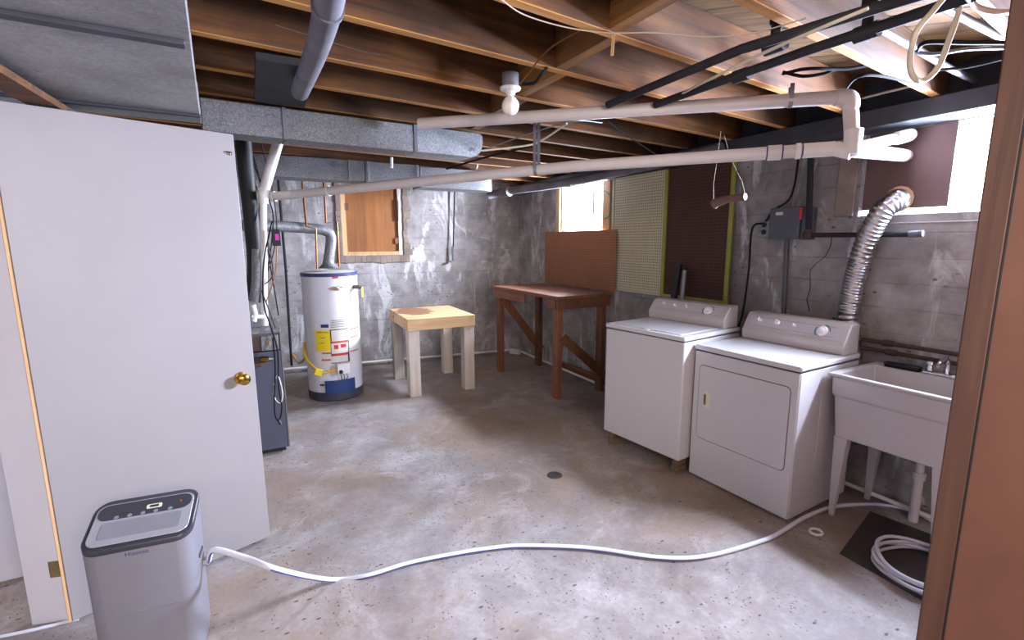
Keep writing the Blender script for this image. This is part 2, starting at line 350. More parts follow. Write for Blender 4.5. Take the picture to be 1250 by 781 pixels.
# ceiling: joists, diagonal subfloor boards, blocking
ce = thing('ceiling', (0, 0, H), 0, 'open ceiling of old brown joists under diagonal boards', None, None, 'structure')
TJ = math.tan(R(6.5))
def ywall(x): return 5.92 + (3.27-x)*math.tan(R(5.5))
k = 0; yj = []
for i in range(-7, 12):
    y0 = 1.712 + .397*i
    if y0 < -1.9: continue
    xe = 3.2
    while xe > 0 and y0 + xe*TJ > ywall(xe)-.06: xe -= .05
    if xe < .2: continue
    yj.append(y0)
    m_ = Matrix.Rotation(R(6.5), 4, 'Z'); L0, L1 = -2.9/math.cos(R(6.5)), xe/math.cos(R(6.5))
    if y0 > 2.6: L0 = -1.5
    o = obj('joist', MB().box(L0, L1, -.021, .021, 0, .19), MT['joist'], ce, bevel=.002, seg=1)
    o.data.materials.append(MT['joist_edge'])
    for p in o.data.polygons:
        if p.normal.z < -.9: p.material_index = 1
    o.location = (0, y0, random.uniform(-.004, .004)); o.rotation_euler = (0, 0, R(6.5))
# subfloor boards at 45 degrees
d = Vector((1, -1, 0)).normalized(); nrm = Vector((1, 1, 0)).normalized(); x0, x1, ya, yb = -3.05, 3.5, -2.2, 6.6
s_ = (x0+ya)/math.sqrt(2)
smax = (x1+yb)/math.sqrt(2)
while s_ < smax:
    cpt = nrm*s_; ts = []
    # param t along d inside the rectangle
    lo = max((x0-cpt.x)/d.x, (cpt.y-yb)/(-d.y)); hi = min((x1-cpt.x)/d.x, (cpt.y-ya)/(-d.y))
    if hi-lo > .15:
        cut = [lo]; 
        while cut[-1] < hi:
            cut.append(min(hi, cut[-1]+random.uniform(1.8, 3.2)))
        for a, b in zip(cut[:-1], cut[1:]):
            if b-a < .1: continue
            o = obj('plank', MB().box(a+.002, b-.002, -.068, .068, 0, .02), MT['plank'], ce)
            o.location = (cpt.x, cpt.y, .192+random.uniform(0, .004)); o.rotation_euler = (0, 0, R(-45))
    s_ += .14
# blocking between the joists (one row)
for j in range(len(yj)-1):
    ya_, yb_ = yj[j], yj[j+1]
    if ya_ > 3.4 or ya_ < .4: continue
    xm = 1.20+.12*(ya_-1.2)*.9
    o = obj('blocking', MB().box(-.026, .026, .024, (yb_-ya_)-.02, 0, .17), MT['block'], ce)
    o.location = (xm, ya_+xm*TJ, .003); o.rotation_euler = (0, 0, 0)
# dark timber beam on the right wall with rim board
be = obj('beam', MB().box(3.08, 3.29, -2.1, 5.9, 2.162-H, 2.256-H), MT['beam'], ce, bevel=.004)
obj('rim_board', MB().box(3.29, 3.318, -2.1, 5.9, 2.258-H, 2.45-H), MT['beam'], ce)

# far window (window_1) and right window (window_2)
def window(name, W, lab, sash_x, y0, y1, z0, z1, mull):
    t = thing(name, (WX, (W[0]+W[1])/2, W[2]), 0, lab, None, None, 'structure'); oy = (W[0]+W[1])/2; oz = W[2]
    L = lambda *a: (a[0]-WX, a[1]-WX, a[2]-oy, a[3]-oy, a[4]-oz, a[5]-oz)
    fr = MB(); b = .022
    for q in ((y0, y0+b, z0, z1), (y1-b, y1, z0, z1), (y0+b, y1-b, z0, z0+b), (y0+b, y1-b, z1-b, z1)):
        fr.box(*L(sash_x, sash_x+.04, q[0], q[1], q[2], q[3]))
    obj('sash', fr, MT['sash'], t, bevel=.003, seg=1)
    n = mull+1; wd = (y1-y0)/n
    for i in range(1, n): obj('mullion', MB().box(*L(sash_x+.0, sash_x+.035, y0+wd*i-.019, y0+wd*i+.019, z0+b, z1-b)), MT['iron'], t)
    for i in range(n): obj('pane', MB().box(*L(sash_x+.016, sash_x+.020, y0+wd*i+.006, y0+wd*(i+1)-.006, z0+b, z1-b)), MT['glass'], t)
    return t, L
t, L = window('window_1', W1, 'small far window with one upright bar above the hardboard panel', WX+.16, W1[0]+.02, W1[1]-.02, W1[2]+.03, W1[3], 1)
obj('window_sill', MB().prism([(0, -.01), (.16, .03), (.16, -.01)], 'y', -.4, .4), MT['sill'], t)
obj('jamb_lining', MB().box(*L(WX-.005, WX+.16, W1[1]-.022, W1[1], W1[2]+.01, W1[3])), MT['mortar'], t)
obj('frame_board', MB().box(*L(WX-.03, WX+.02, W1[1], W1[1]+.075, W1[2]-.02, 2.15)), MT['rawwood'], t)
obj('frame_board', MB().box(*L(WX-.03, WX+.02, W1[0]-.105, W1[0], W1[2]-.02, 2.15)), MT['rawwood'], t)
t, L = window('window_2', W2, 'bright window high on the wall above the laundry tub', WX+.14, .44, 1.245, W2[2]+.03, W2[3], 0)
obj('window_sill', MB().prism([(-.012, -.05), (.14, .03), (.14, -.05)], 'y', -.62, .62), MT['sill'], t, bevel=.006)
obj('infill_panel', MB().box(*L(WX+.03, WX+.05, 1.245, 1.655, W2[2]+.035, W2[3]-.003)), MT['mauve'], t)
obj('frame_board', MB().box(*L(WX+.02, WX+.14, 1.235, 1.262, W2[2]+.035, W2[3]-.003)), MT['mauve'], t)
obj('pillar_cover', MB().box(*L(WX-.018, WX+.008, 1.68, 1.79, 1.69, 2.155)), MT['mortar'], t, bevel=.006)

# boarded opening in the back wall
t = thing('window_3', BP, BA, 'boarded window opening in the back wall', None, None, 'structure')
obj('plywood_panel', MB().box(HX0+.05, HX1-.045, .03, .045, HZ0+.04, HZ1+.01), MT['plywood'], t)
fr = MB().box(HX0, HX0+.05, .0, .07, HZ0, HZ1); obj('frame_board', fr, MT['rawwood'], t)
obj('frame_board', MB().box(HX1-.045, HX1, -.0, .07, HZ0, HZ1), MT['legwhite'], t)
obj('frame_board', MB().box(HX0+.05, HX1-.045, .0, .07, HZ0, HZ0+.04), MT['rawwood'], t)
for z in (1.52, 1.94): obj('wood_cleat', MB().box(HX1-.09, HX1-.04, .005, .03, z, z+.07) if z < 1.6 else MB().box(HX0+.04, HX0+.085, .0, .03, z-.02, z+.06), MT['bench_h'], t)
obj('bracket', MB().tube([(HX1-.035, -.015, 2.05), (HX1-.03, -.02, 2.02), (HX1-.038, -.015, 1.80)], .011, 8), MT['pvc_white'], t)
mb = MB()   # rough broken mortar around the opening
rr = random.Random(4)
for side in (HX0-.07, HX1+.005):
    z = HZ0-.06
    while z < HZ1+.02:
        h = rr.uniform(.05, .1); mb.box(side+rr.uniform(0, .012), side+.065+rr.uniform(-.01, .05)*(1 if side > HX0 else 0), -.014-rr.uniform(0, .006), .01, z, z+h); z += h
x = HX0-.07
while x < HX1+.06:
    h = rr.uniform(.06, .12); mb.box(x, x+h, -.018, .01, HZ0-.085-rr.uniform(0, .02), HZ0-.004); x += h
obj('mortar_patch', mb, MT['mortar'], t, bevel=.004, seg=1)

# open white door on the left, its jamb
DA = R(19.7); D0 = Vector((-.765, 2.411, 0)); DW = .783; DH = 2.04
dr = thing('door_1', D0, DA, 'white flat door standing open on the left with a brass knob', None, None, 'structure')
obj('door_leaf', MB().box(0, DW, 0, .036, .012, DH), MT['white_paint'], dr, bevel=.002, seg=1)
def on_door(px, py):
    n = Vector((math.sin(DA), -math.cos(DA), 0)); dd = ray(px, py); tt = (D0-EYE).dot(n)/dd.dot(n); p = EYE+dd*tt-D0
    return p.dot(Vector((math.cos(DA), math.sin(DA), 0))), p.z
u, z = on_door(294, 461)
kn = obj('door_handle', MB().lathe([(.006, 0), (.030, .001), (.030, .006), (.013, .010), (.012, .028), (.022, .034), (.028, .046), (.026, .056), (.016, .062), (.0, .062)], 28, (u, 0, z), (0, -1, 0)), MT['brass'], dr, smooth=True)
u, z = on_door(278, 186)
obj('hook_latch', MB().box(u-.016, u+.016, -.006, 0, z-.005, z+.005).box(u+.006, u+.013, -.014, 0, z-.013, z+.003), MT['chrome'], dr, bevel=.002)
obj('raw_edge', MB().box(-.011, -.001, .004, .036, .012, DH), MT['rawwood'], dr)
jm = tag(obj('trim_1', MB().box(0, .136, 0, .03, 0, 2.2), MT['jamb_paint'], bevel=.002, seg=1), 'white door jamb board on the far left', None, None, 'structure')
jm.location = (-.912, 2.482, 0); jm.rotation_euler = (0, 0, R(-15))
hg = at(67, 694, 'y', 2.455); hx = (hg.x+.912)/math.cos(R(15))
obj('hinge', MB().box(hx-.018, hx+.022, -.005, 0, hg.z-.035, hg.z+.035).tube([(hx+.024, -.004, hg.z-.036), (hx+.024, -.004, hg.z+.036)], .004, 8), MT['oldbrass'], jm, bevel=.001, seg=1)

# partition edge close on the right
E0 = Vector((1.517, .508, 0)); PA = math.atan2(-.955, .27)
pt = thing('wall_partition', E0, PA, 'brown board partition end close on the right', None, None, 'structure')
obj('edge_trim', MB().box(0, .050, 0, .04, 0, 2.252), MT['partition_trim'], pt, bevel=.003)
obj('joint_line', MB().box(.0503, .054, .0005, .004, 0, 2.25), MT['black'], pt)
obj('board_panel', MB().box(.0505, .95, .004, .04, 0, 2.252), MT['partition'], pt)

# ================================================================== LAUNDRY
def knob(mb_r, parent, m, name='knob', mat='knob', grip=True):
    b = MB().lathe([(mb_r, 0), (mb_r, .010), (mb_r*.8, .016), (0, .016)], 20, (0, 0, 0), (1, 0, 0))
    if grip: b.box(.012, .028, -mb_r*.22, mb_r*.22, -mb_r*.85, mb_r*.85)
    b.v = [tuple(m @ Vector(v)) for v in b.v]
    return obj(name, b, MT[mat], parent, smooth=True)
def console(t, u0, u1, v0, v1, z0, z1, dialv, knobs):
    prof = [(u0, z0), (u0-.008, z0+.055), (u0+.004, z0+.075), (u0+.055, z1-.012), (u0+.075, z1), (u1, z1), (u1, z0)]
    obj('console', MB().prism(prof, 'y', v0, v1), MT['console'], t, bevel=.008)
    fn = Vector((-(z1-.012-z0-.075), 0, .051)).normalized()        # slanted face normal
    face = lambda v, s_: Vector((u0+.004+.051*s_, v, z0+.075+(z1-.012-z0-.075)*s_))
    def fm(v, s_):
        up_ = Vector((.051, 0, z1-.087-z0)).normalized(); m = Matrix((fn, up_.cross(fn), up_)).transposed().to_4x4(); m.translation = face(v, s_)+fn*.001; return m
    obj('control_panel', MB().box(0, .0012, -(v1-v0)*.44, (v1-v0)*.44, -.042, .045, fm((v0+v1)/2, .5)), MT['enamel'], t)
    for v, s_, r_ in knobs: knob(r_, t, fm(v, s_))
    d_ = knob(.031, t, fm(dialv, .5), 'dial', 'knob', False); 
    rg = MB(); m = fm(dialv, .5)
    for a0, a1 in ((.1, 1.5), (2.6, 3.9)):
        pts = [m @ Vector((.002, math.cos(a)*.042, math.sin(a)*.042)) for a in [a0+(a1-a0)*i/8 for i in range(9)]]
        obj('dial_ring', MB().tube(pts, .0025, 6), MT['green'], t)
    kk = MB().lathe([(.017, 0), (.017, .012), (.008, .018), (0, .018)], 18, (.016, 0, 0), (1, 0, 0)); kk.v = [tuple(m @ Vector(v)) for v in kk.v]
    obj('dial_cap', kk, MT['knob'], d_, smooth=True)
    ln = MB()
    for z_ in (-.030, .032): ln.box(.0013, .0018, -(v1-v0)*.40, (v1-v0)*.40, z_, z_+.0012, fm((v0+v1)/2, .5))
    obj('print_line', ln, MT['seam'], t)

# washer
t = thing('washing_machine', (2.382, 2.135, 0), R(7.04), 'white top-load washing machine on wood blocks, left of the dryer', 'washing machine')
WZ = .944; WW, WD = .68, .64
obj('cabinet', MB().box(0, WD, 0, WW, .105, .905), MT['enamel'], t, bevel=.010)
obj('lid_gap', MB().box(.006, WD-.005, .006, WW-.006, .905, .912), MT['seam'], t)
obj('top_panel', MB().box(-.006, WD, -.004, WW+.004, .912, WZ), MT['enamel_top'], t, bevel=.010)
obj('lid', MB().box(.03, .44, .05, WW-.05, WZ, WZ+.006), MT['enamel_top'], t, bevel=.003)
obj('lid_tab', MB().box(.012, .03, .30, .34, WZ, WZ+.004), MT['cream'], t)
console(t, .47, .63, .02, WW-.01, WZ, 1.095, .17, [(.55, .62, .013), (.45, .62, .013), (.35, .62, .014)])
for i, (u, v) in enumerate(((.035, .02), (.035, .60))):
    m = Matrix.Rotation(R(7.04), 4, 'Z'); p = Vector((2.382, 2.135, 0)) + m.to_3x3() @ Vector((u, v, 0))
    b = MB().box(-.01, .09, 0, .055, .0, .05).box(-.005, .085, .003, .05, .0505, .105)
    o = obj('wood_block', b, MT['oldblock'], None, bevel=.002, seg=1, origin=None); o.location = p; o.rotation_euler = (0, 0, R(7.04))
    tag(o, ['stacked wood offcuts under the washer corner nearest the dryer', 'stacked wood offcuts under the washer corner nearest the floor drain and bench'][i], 'wood block')
# dryer
DRA = R(2.3); DO = Vector((2.509, 1.462, 0))
t = thing('clothes_dryer', DO, DRA, 'white front-load clothes dryer between the washer and the laundry tub', 'clothes dryer')
DZ = .891; DWd, DD = .672, .605
obj('cabinet', MB().box(.004, DD, 0, DWd, .012, .850), MT['enamel'], t, bevel=.006)
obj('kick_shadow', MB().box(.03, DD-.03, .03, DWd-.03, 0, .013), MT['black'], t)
def on_dr(px, py):
    n = Vector((-math.cos(DRA), -math.sin(DRA), 0)); dd = ray(px, py); tt = (DO-EYE).dot(n)/dd.dot(n); p = EYE+dd*tt-DO
    return p.dot(Vector((-math.sin(DRA), math.cos(DRA), 0))), p.z
obj('front_panel', MB().box(-.004, .004, .004, DWd-.004, .015, .850), MT['enamel'], t, bevel=.004)
obj('top_gap', MB().box(.006, DD-.005, .005, DWd-.005, .850, .858), MT['seam'], t)
obj('top_panel', MB().box(-.008, DD+.004, -.005, DWd+.005, .858, DZ), MT['enamel_top'], t, bevel=.010)
console(t, .44, .60, .01, DWd-.02, DZ, 1.068, .15, [(.55, .62, .016), (.43, .62, .016), (.32, .58, .009)])
def rrect(v0, v1, z0, z1, r, n=5):
    P = []
    for cx, cy, a in ((v1-r, z1-r, 0), (v0+r, z1-r, 90), (v0+r, z0+r, 180), (v1-r, z0+r, 270)):
        for i in range(n+1): P.append((cx+r*math.cos(R(a+90*i/n)), cy+r*math.sin(R(a+90*i/n))))
    return P
v0, v1, z0, z1 = .045, .625, .285, .765
obj('door_gap', MB().prism(rrect(v0-.004, v1+.004, z0-.004, z1+.004, .03), 'x', -.0046, .0), MT['seam'], t)
dd_ = obj('door', MB().prism(rrect(v0, v1, z0, z1, .027), 'x', -.0085, .0), MT['enamel'], t, bevel=.002)
obj('handle', MB().prism(rrect(v1-.085, v1-.04, .50, .60, .004), 'x', -.012, -.008), MT['cream'], dd_, bevel=.002)
obj('handle_recess', MB().box(-.0128, -.011, v1-.062, v1-.046, .515, .585), MT['oldbrass'], dd_)
obj('side_emboss', MB().box(.22, .40, -.003, .001, .25, .70), MT['enamel'], t, bevel=.002)
obj('vent_collar', MB().lathe([(.054, 0), (.054, .09)], 24, (.615, .115, 1.0), (0, .2, 1)), MT['foil'], t) if False else None

# laundry tub
t = thing('laundry_tub', (2.75, .87, 0), 0, 'white plastic laundry tub on legs beside the dryer', 'laundry tub')
TW, TD, TZ = .565, .50, .835
def frust(mb, a, b, za, zb):   # a,b = (x0,x1,y0,y1)
    vs = [(x, y, za) for x, y in ((a[0], a[2]), (a[1], a[2]), (a[1], a[3]), (a[0], a[3]))]+[(x, y, zb) for x, y in ((b[0], b[2]), (b[1], b[2]), (b[1], b[3]), (b[0], b[3]))]
    return mb.add(vs, [(3, 2, 1, 0), (4, 5, 6, 7), (0, 1, 5, 4), (1, 2, 6, 5), (2, 3, 7, 6), (3, 0, 4, 7)])
# shell: open basin with wall thickness
def basin():
    ringz = [(.0, .015, TZ-.012), (-.0, .0, TZ), ]
    out = [(-.018, TD, -.018, TW+.018, TZ-.014), (-.018, TD, -.018, TW+.018, TZ), (.018, TD-.11, .022, TW-.022, TZ), (.045, TD-.13, .045, TW-.045, TZ-.34), ]
    outer = [(-.018, TD, -.018, TW+.018, TZ-.014), (.0, TD-.01, .0, TW, TZ-.02), (.004, TD-.02, .004, TW-.004, TZ-.12), (.014, TD-.03, .014, TW-.014, TZ-.13), (.03, TD-.05, .03, TW-.03, .475)]
    mb = MB()
    def ring(q): return [(q[0], q[2], q[4]), (q[1], q[2], q[4]), (q[1], q[3], q[4]), (q[0], q[3], q[4])]
    seq = [ring(q) for q in reversed(outer)]+[ring(q) for q in out[1:]]
    vs = [v for r_ in seq for v in r_]; fs = []
    for i in range(len(seq)-1):
        for k in range(4): fs.append((i*4+k, i*4+(k+1) % 4, (i+1)*4+(k+1) % 4, (i+1)*4+k))
    n = len(seq)-1; fs += [(n*4, n*4+1, n*4+2, n*4+3), (3, 2, 1, 0)]
    return mb.add(vs, fs)
obj('basin', basin(), MT['tub'], t, bevel=.008)
for i, (x, y) in enumerate(((.035, TW-.035), (.035, .035), (TD-.10, TW-.04), (TD-.10, .04))):
    sg = 1 if y > .2 else -1
    leg = MB(); a = (x-.010, x+.045, y-.060, y+.008) if sg > 0 else (x-.010, x+.045, y-.008, y+.060)
    b = (x+.010, x+.030, y-.022, y+.004) if sg > 0 else (x+.010, x+.030, y-.004, y+.022)
    frust(leg, b, a, 0, .48); obj('leg', leg, MT['tub'], t, bevel=.003, seg=1)
obj('drain_pipe', MB().tube([(.39, .27, 0), (.39, .27, .25)], .023, 14).tube([(.39, .27, .25), (.39, .27, .29)], .030, 14).tube([(.39, .27, .29), (.39, .27, .50)], .020, 14), MT['pvc'], t, smooth=True)
fa = thing('faucet', (3.185, 1.10, TZ+.001), 0, 'chrome two-handle faucet on the back ledge of the laundry tub', 'faucet')
obj('deck_plate', MB().box(-.03, .03, -.10, .10, 0, .018), MT['chrome'], fa, bevel=.006)
obj('spout', MB().tube([(0, 0, .015), (0, 0, .07), (-.03, 0, .10), (-.10, 0, .085), (-.12, 0, .06)], .011, 12, 4).tube([(0, 0, .07), (.0, 0, .105)], .008, 10), MT['chrome'], fa, smooth=True)
for y in (-.075, .075): obj('handle', MB().lathe([(.018, 0), (.014, .02), (.012, .03), (.020, .035), (.017, .05), (0, .053)], 16, (0, y, .016)), MT['chrome'], fa, smooth=True)
br = thing('scrub_brush', (3.165, 1.29, TZ+.001), R(4), 'black scrub brush lying on the back ledge of the laundry tub', 'brush')
obj('brush_back', MB().box(-.025, .025, -.085, .085, .012, .026), MT['black'], br, bevel=.006)
obj('bristles', MB().box(-.022, .022, -.08, .08, 0, .013), MT['blackcable'], br)
mb = MB().prism([(2.48, 1.17), (3.03, 1.30), (3.12, .62), (2.44, .60)], 'z', 0.0, .006)
single('floor_mat', mb, MT['mat'], 'dark rubber mat on the floor in front of the laundry tub', 'mat')
# dryer duct: ribbed foil hose
def ribbed(pts, r, per, amp, n=22):
    P = crom([Vector(p) for p in pts], 60); out = [P[0]]; acc = 0
    for a, b in zip(P[:-1], P[1:]):
        acc += (b-a).length
        if acc >= per/3: out.append(b); acc = 0
    rad = [r+(amp if i % 3 == 0 else -amp*.6)+random.uniform(-.001, .001) for i in range(len(out))]
    return MB().tube(out, rad, n)
hole = at(1098, 243, 'x', WX+.028)
single('dryer_vent_hose', ribbed([(3.205, 1.55, .30), (3.205, 1.57, .8), at(1036, 383, 'x', 3.20), at(1052, 310, 'x', 3.17), at(1074, 262, 'x', 3.14), at(1092, 246, 'x', 3.20), (WX+.026, hole.y, hole.z)], .056, .017, .0035), MT['foil'],
       'silver ribbed foil vent hose rising behind the dryer to the window panel', 'vent hose', smooth=True)
single('foam_seal', MB().lathe([(.07, 0), (.074, .012), (.058, .018)], 14, (WX+.029, hole.y, hole.z), (-1, 0, 0), caps=False), MT['rawwood'], 'yellow foam ring round the vent hose hole in the window panel', 'seal')

# ================================================================== BENCH AND TABLE
TO = Vector((1.294, 4.589, 0)); tt = thing('wooden_table', TO, R(-2.4), 'square wooden table with stained pine top and thick whitewashed legs', 'table')
tw, td, tz = .706, .842, .796
obj('tabletop', MB().box(0, tw, 0, td, tz-.118, tz), MT['table_top'], tt, bevel=.003, seg=1)
for u in (.008, tw-.118):
    for v in (.01, td-.125): obj('leg', MB().box(u, u+.11, v, v+.115, 0, tz-.119), MT['legwhite'], tt, bevel=.003, seg=1)
BO = Vector((2.523, 3.808, 0)); bt = thing('workbench', BO, R(1.5), 'tall reddish brown wooden workbench with diagonal braces under the far window', 'workbench')
bw_, bd_, bz_ = .66, 1.328, 1.028
for i in range(4):
    a = i*(bw_+.0)/4; obj('top_board', MB().box(a+(.0 if i else -.0), a+bw_/4-.003, 0, bd_, bz_-.035, bz_), MT['bench_h'], bt, bevel=.002, seg=1)
for u, v in ((.03, .03), (.03, bd_-.12), (bw_-.09, .03), (bw_-.09, bd_-.12)): obj('leg', MB().box(u, u+.055, v, v+.09, 0, bz_-.036), MT['benchwood'], bt, bevel=.002, seg=1)
obj('apron', MB().box(.005, .029, .62, bd_-.01, bz_-.13, bz_-.037), MT['bench_h'], bt, bevel=.002, seg=1)
obj('apron_block', MB().box(.005, .029, .05, .19, bz_-.13, bz_-.037), MT['bench_h'], bt, bevel=.002, seg=1)
obj('end_apron', MB().box(.005, bw_-.005, .004, .028, bz_-.13, bz_-.037), MT['bench_h'], bt, bevel=.002, seg=1)
obj('end_apron', MB().box(.03, bw_-.03, bd_-.030, bd_-.008, bz_-.13, bz_-.037), MT['bench_h'], bt, bevel=.002, seg=1)
obj('back_apron', MB().box(bw_-.034, bw_-.010, .035, bd_-.035, bz_-.13, bz_-.037), MT['bench_h'], bt, bevel=.002, seg=1)
obj('brace', MB().bar((.085, .016, .62), (bw_-.05, .016, .17), .024, .09), MT['benchwood'], bt)
obj('brace', MB().bar((.07, bd_-.135, .88), (bw_-.06, bd_-.135, .22), .024, .09), MT['benchwood'], bt)
bl = MB().box(3.225, 3.245, 4.0, 4.95, .0, .10)
single('floor_board', bl, MT['bench_h'], 'loose brown board on edge along the wall under the workbench', 'board')
# hardboard panel leaning behind the bench
p = [at(*q, 'x', 3.19) for q in ((662, 283), (748, 282), (748, 353), (661, 345))]
single('hardboard_panel', MB().box(3.206, 3.212, 3.80, 5.13, 1.035, 1.655), MT['peg_tan'], 'tan hardboard panel standing on the workbench below the far window', 'board')
pb = thing('pegboard', (3.235, 3.2, 1.06), 0, 'cream pegboard on the wall right of the far window', 'pegboard')
obj('board', MB().box(0, .006, .01, .70, .0, 1.096), MT['peg_cream'], pb)
for q in ((.68, .705, -.005, 1.096), (.006, .024, -.005, 1.096), (.024, .68, -.005, .012)): obj('edge_strip', MB().box(-.010, -.001, *q), MT['cream_trim'], pb)
pb = thing('pegboard', (3.235, 2.5, 1.07), 0, 'dark brown pegboard with yellow-green edging above the washer', 'pegboard')
obj('board', MB().box(0, .006, .02, .69, .0, 1.086), MT['peg_brown'], pb)
for q in ((.668, .700, -.012, 1.086), (-.002, .034, -.012, 1.086), (.034, .668, -.012, .010)): obj('edge_strip', MB().box(-.014, -.001, *q), MT['olive'], pb)
single('vent_sleeve', MB().tube([(3.14, at(822, 368, 'x', 3.14).y, 0), at(822, 368, 'x', 3.15), at(829, 322, 'x', 3.18)], .028, 14), MT['black'], 'black tube standing behind the washer console', 'tube', smooth=True)
single('vent_sleeve', MB().tube([(3.14, at(832, 372, 'x', 3.14).y-.02, 0), at(832, 372, 'x', 3.15), at(836, 330, 'x', 3.18)], .020, 14), MT['galv'], 'grey metal tube beside the black tube behind the washer', 'tube', smooth=True)

# ================================================================== WATER HEATER
HC = Vector((.670, 5.101, 0)); HR = .262; HZ = 1.254
wh = thing('water_heater', HC, 0, 'white cylindrical water heater with blue rim in the back left corner', 'water heater')
obj('tank', MB().lathe([(HR, .09), (HR, HZ-.03)], 64), MT['tank'], wh, smooth=True)
obj('base_ring', MB().lathe([(HR-.012, 0), (HR+.003, .01), (HR+.003, .09), (HR-.01, .095)], 64), MT['darkbase'], wh, smooth=True)
obj('top_rim', MB().lathe([(HR+.003, HZ-.034), (HR+.004, HZ-.004), (HR-.01, HZ), (0, HZ)], 64, caps=False), MT['navy'], wh, smooth=True)
obj('top_cap', MB().lathe([(HR-.012, HZ+.0), (HR-.04, HZ+.006), (0, HZ+.008)], 48, caps=True), MT['paper'], wh, smooth=True)
def oncyl(px, py):
    d = ray(px, py); a = d.x**2+d.y**2; o = EYE-HC; b = 2*(o.x*d.x+o.y*d.y); c = o.x**2+o.y**2-(HR+.002)**2
    t_ = (-b-math.sqrt(max(0, b*b-4*a*c)))/(2*a); p = EYE+d*t_-HC; return math.atan2(p.y, p.x), p.z
def patch(a0, a1, z0, z1, r=HR+.002, th=.001, n=8):
    mb = MB(); vs = []
    for rr_ in (r-.004, r):
        for i in range(n+1):
            a = a0+(a1-a0)*i/n
            for z in (z0, z1): vs.append((rr_*math.cos(a), rr_*math.sin(a), z))
    k = 2*(n+1); fs = []
    for i in range(n):
        b = 2*i; fs += [(k+b, k+b+2, k+b+3, k+b+1), (b, b+1, b+3, b+2), (b, b+2, k+b+2, k+b), (b+1, k+b+1, k+b+3, b+3)]
    fs += [(0, k, k+1, 1), (2*n, 2*n+1, k+2*n+1, k+2*n)]
    return mb.add(vs, fs)
def lab(name, x0, y0, x1, y1, mat, parent=wh, r=HR+.002):
    xm, ym = (x0+x1)/2, (y0+y1)/2
    a0, _ = oncyl(x0, ym); a1, _ = oncyl(x1, ym); _, z1 = oncyl(xm, y0); _, z0 = oncyl(xm, y1)
    return obj(name, patch(a0, a1, z0, z1, r), MT[mat], parent)
def wraptext(txt, px, py, size, mat, parent, r=HR+.0032, sx=1):
    a0, z0 = oncyl(px, py)
    return text_obj(txt, size, MT[mat], parent, None, 'lettering', .0004, wrap=lambda c: Vector(((r+c.z)*math.cos(a0+c.x*sx/r), (r+c.z)*math.sin(a0+c.x*sx/r), z0+c.y)))
lab('red_label', 405.5, 335, 413, 340, 'red')
bd = MB(); a0, z0 = oncyl(411, 352); ov = []
a0, z0 = oncyl(411, 352); a1, _ = oncyl(420.5, 352); ea = abs(a1-a0)
bm_ = MB(); ring = [((HR+r_)*math.cos(a0+ea*s_*math.cos(q)), (HR+r_)*math.sin(a0+ea*s_*math.cos(q)), z0+.021*s_*math.sin(q)) for r_, s_ in ((-.004, 1), (.003, 1), (.0045, .86)) for q in [i*math.pi/14 for i in range(28)]]
bm_.add(ring, [(i*28+k, i*28+(k+1) % 28, (i+1)*28+(k+1) % 28, (i+1)*28+k) for i in range(2) for k in range(28)]+[tuple(56+k for k in range(28))])
b = obj('logo_badge', bm_, MT['silver'], wh); wraptext('Whirlpool', 411, 352, .019, 'redprint', b, HR+.0052)
y_ = lab('energy_label', 385.5, 403, 403.5, 429, 'yellow'); wraptext('ENERGYGUIDE', 394, 405.8, .017, 'paper_dark', y_)
for x_, y__ in ((391, 412), (390, 418.5)): lab('print_line', x_, y__, x_+6, y__+.7, 'seam', y_, HR+.003)
w_ = lab('warning_label', 403.5, 401.5, 426, 443, 'paper_dark'); lab('label_sheet', 404.5, 402.5, 425, 416, 'paper', w_, HR+.003); lab('label_sheet', 404.5, 418.5, 425, 431, 'paper', w_, HR+.003); lab('label_sheet', 404.5, 434, 425, 442, 'paper', w_, HR+.003)
lab('orange_band', 404.5, 416, 425, 418.5, 'redprint', w_, HR+.003); lab('orange_band', 404.5, 431.2, 425, 433.8, 'red', w_, HR+.003)
for x in (410.5,): lab('red_mark', x-2.6, 421, x+2.6, 426, 'red', w_, HR+.004)
lab('red_mark', 416, 419.5, 422.5, 424, 'red', w_, HR+.004)
w_ = lab('side_label', 427, 399, 437.5, 430, 'paper')
for yy in (400, 410, 427): lab('red_line', 427.5, yy, 437, yy+1.2, 'redprint', w_, HR+.003)
w_ = lab('small_label', 393, 430, 404, 446, 'paper')
for yy in (430.3, 438.5): lab('orange_band', 393, yy, 404, yy+1.7, 'redprint', w_, HR+.003)
w_ = lab('rating_label', 402.5, 388, 424, 400.5, 'paper')
for i in range(5): lab('print_line', 404, 390.5+i*2, 422, 391.1+i*2, 'seam', w_, HR+.003)
lab('dark_label', 391.5, 396, 401, 400, 'navy'); lab('dark_label', 397, 452.5, 404, 455, 'redprint'); lab('dark_label', 390.5, 469, 396, 471, 'paper_dark'); lab('pale_label', 427, 434.5, 433, 439, 'paper')
a0, z1 = oncyl(397, 464.5); a1, _ = oncyl(432, 462); z0 = .08
obj('access_cover', patch(a0, a1, z0, z1, HR+.018, n=10), MT['blue'], wh, bevel=.003, seg=1)
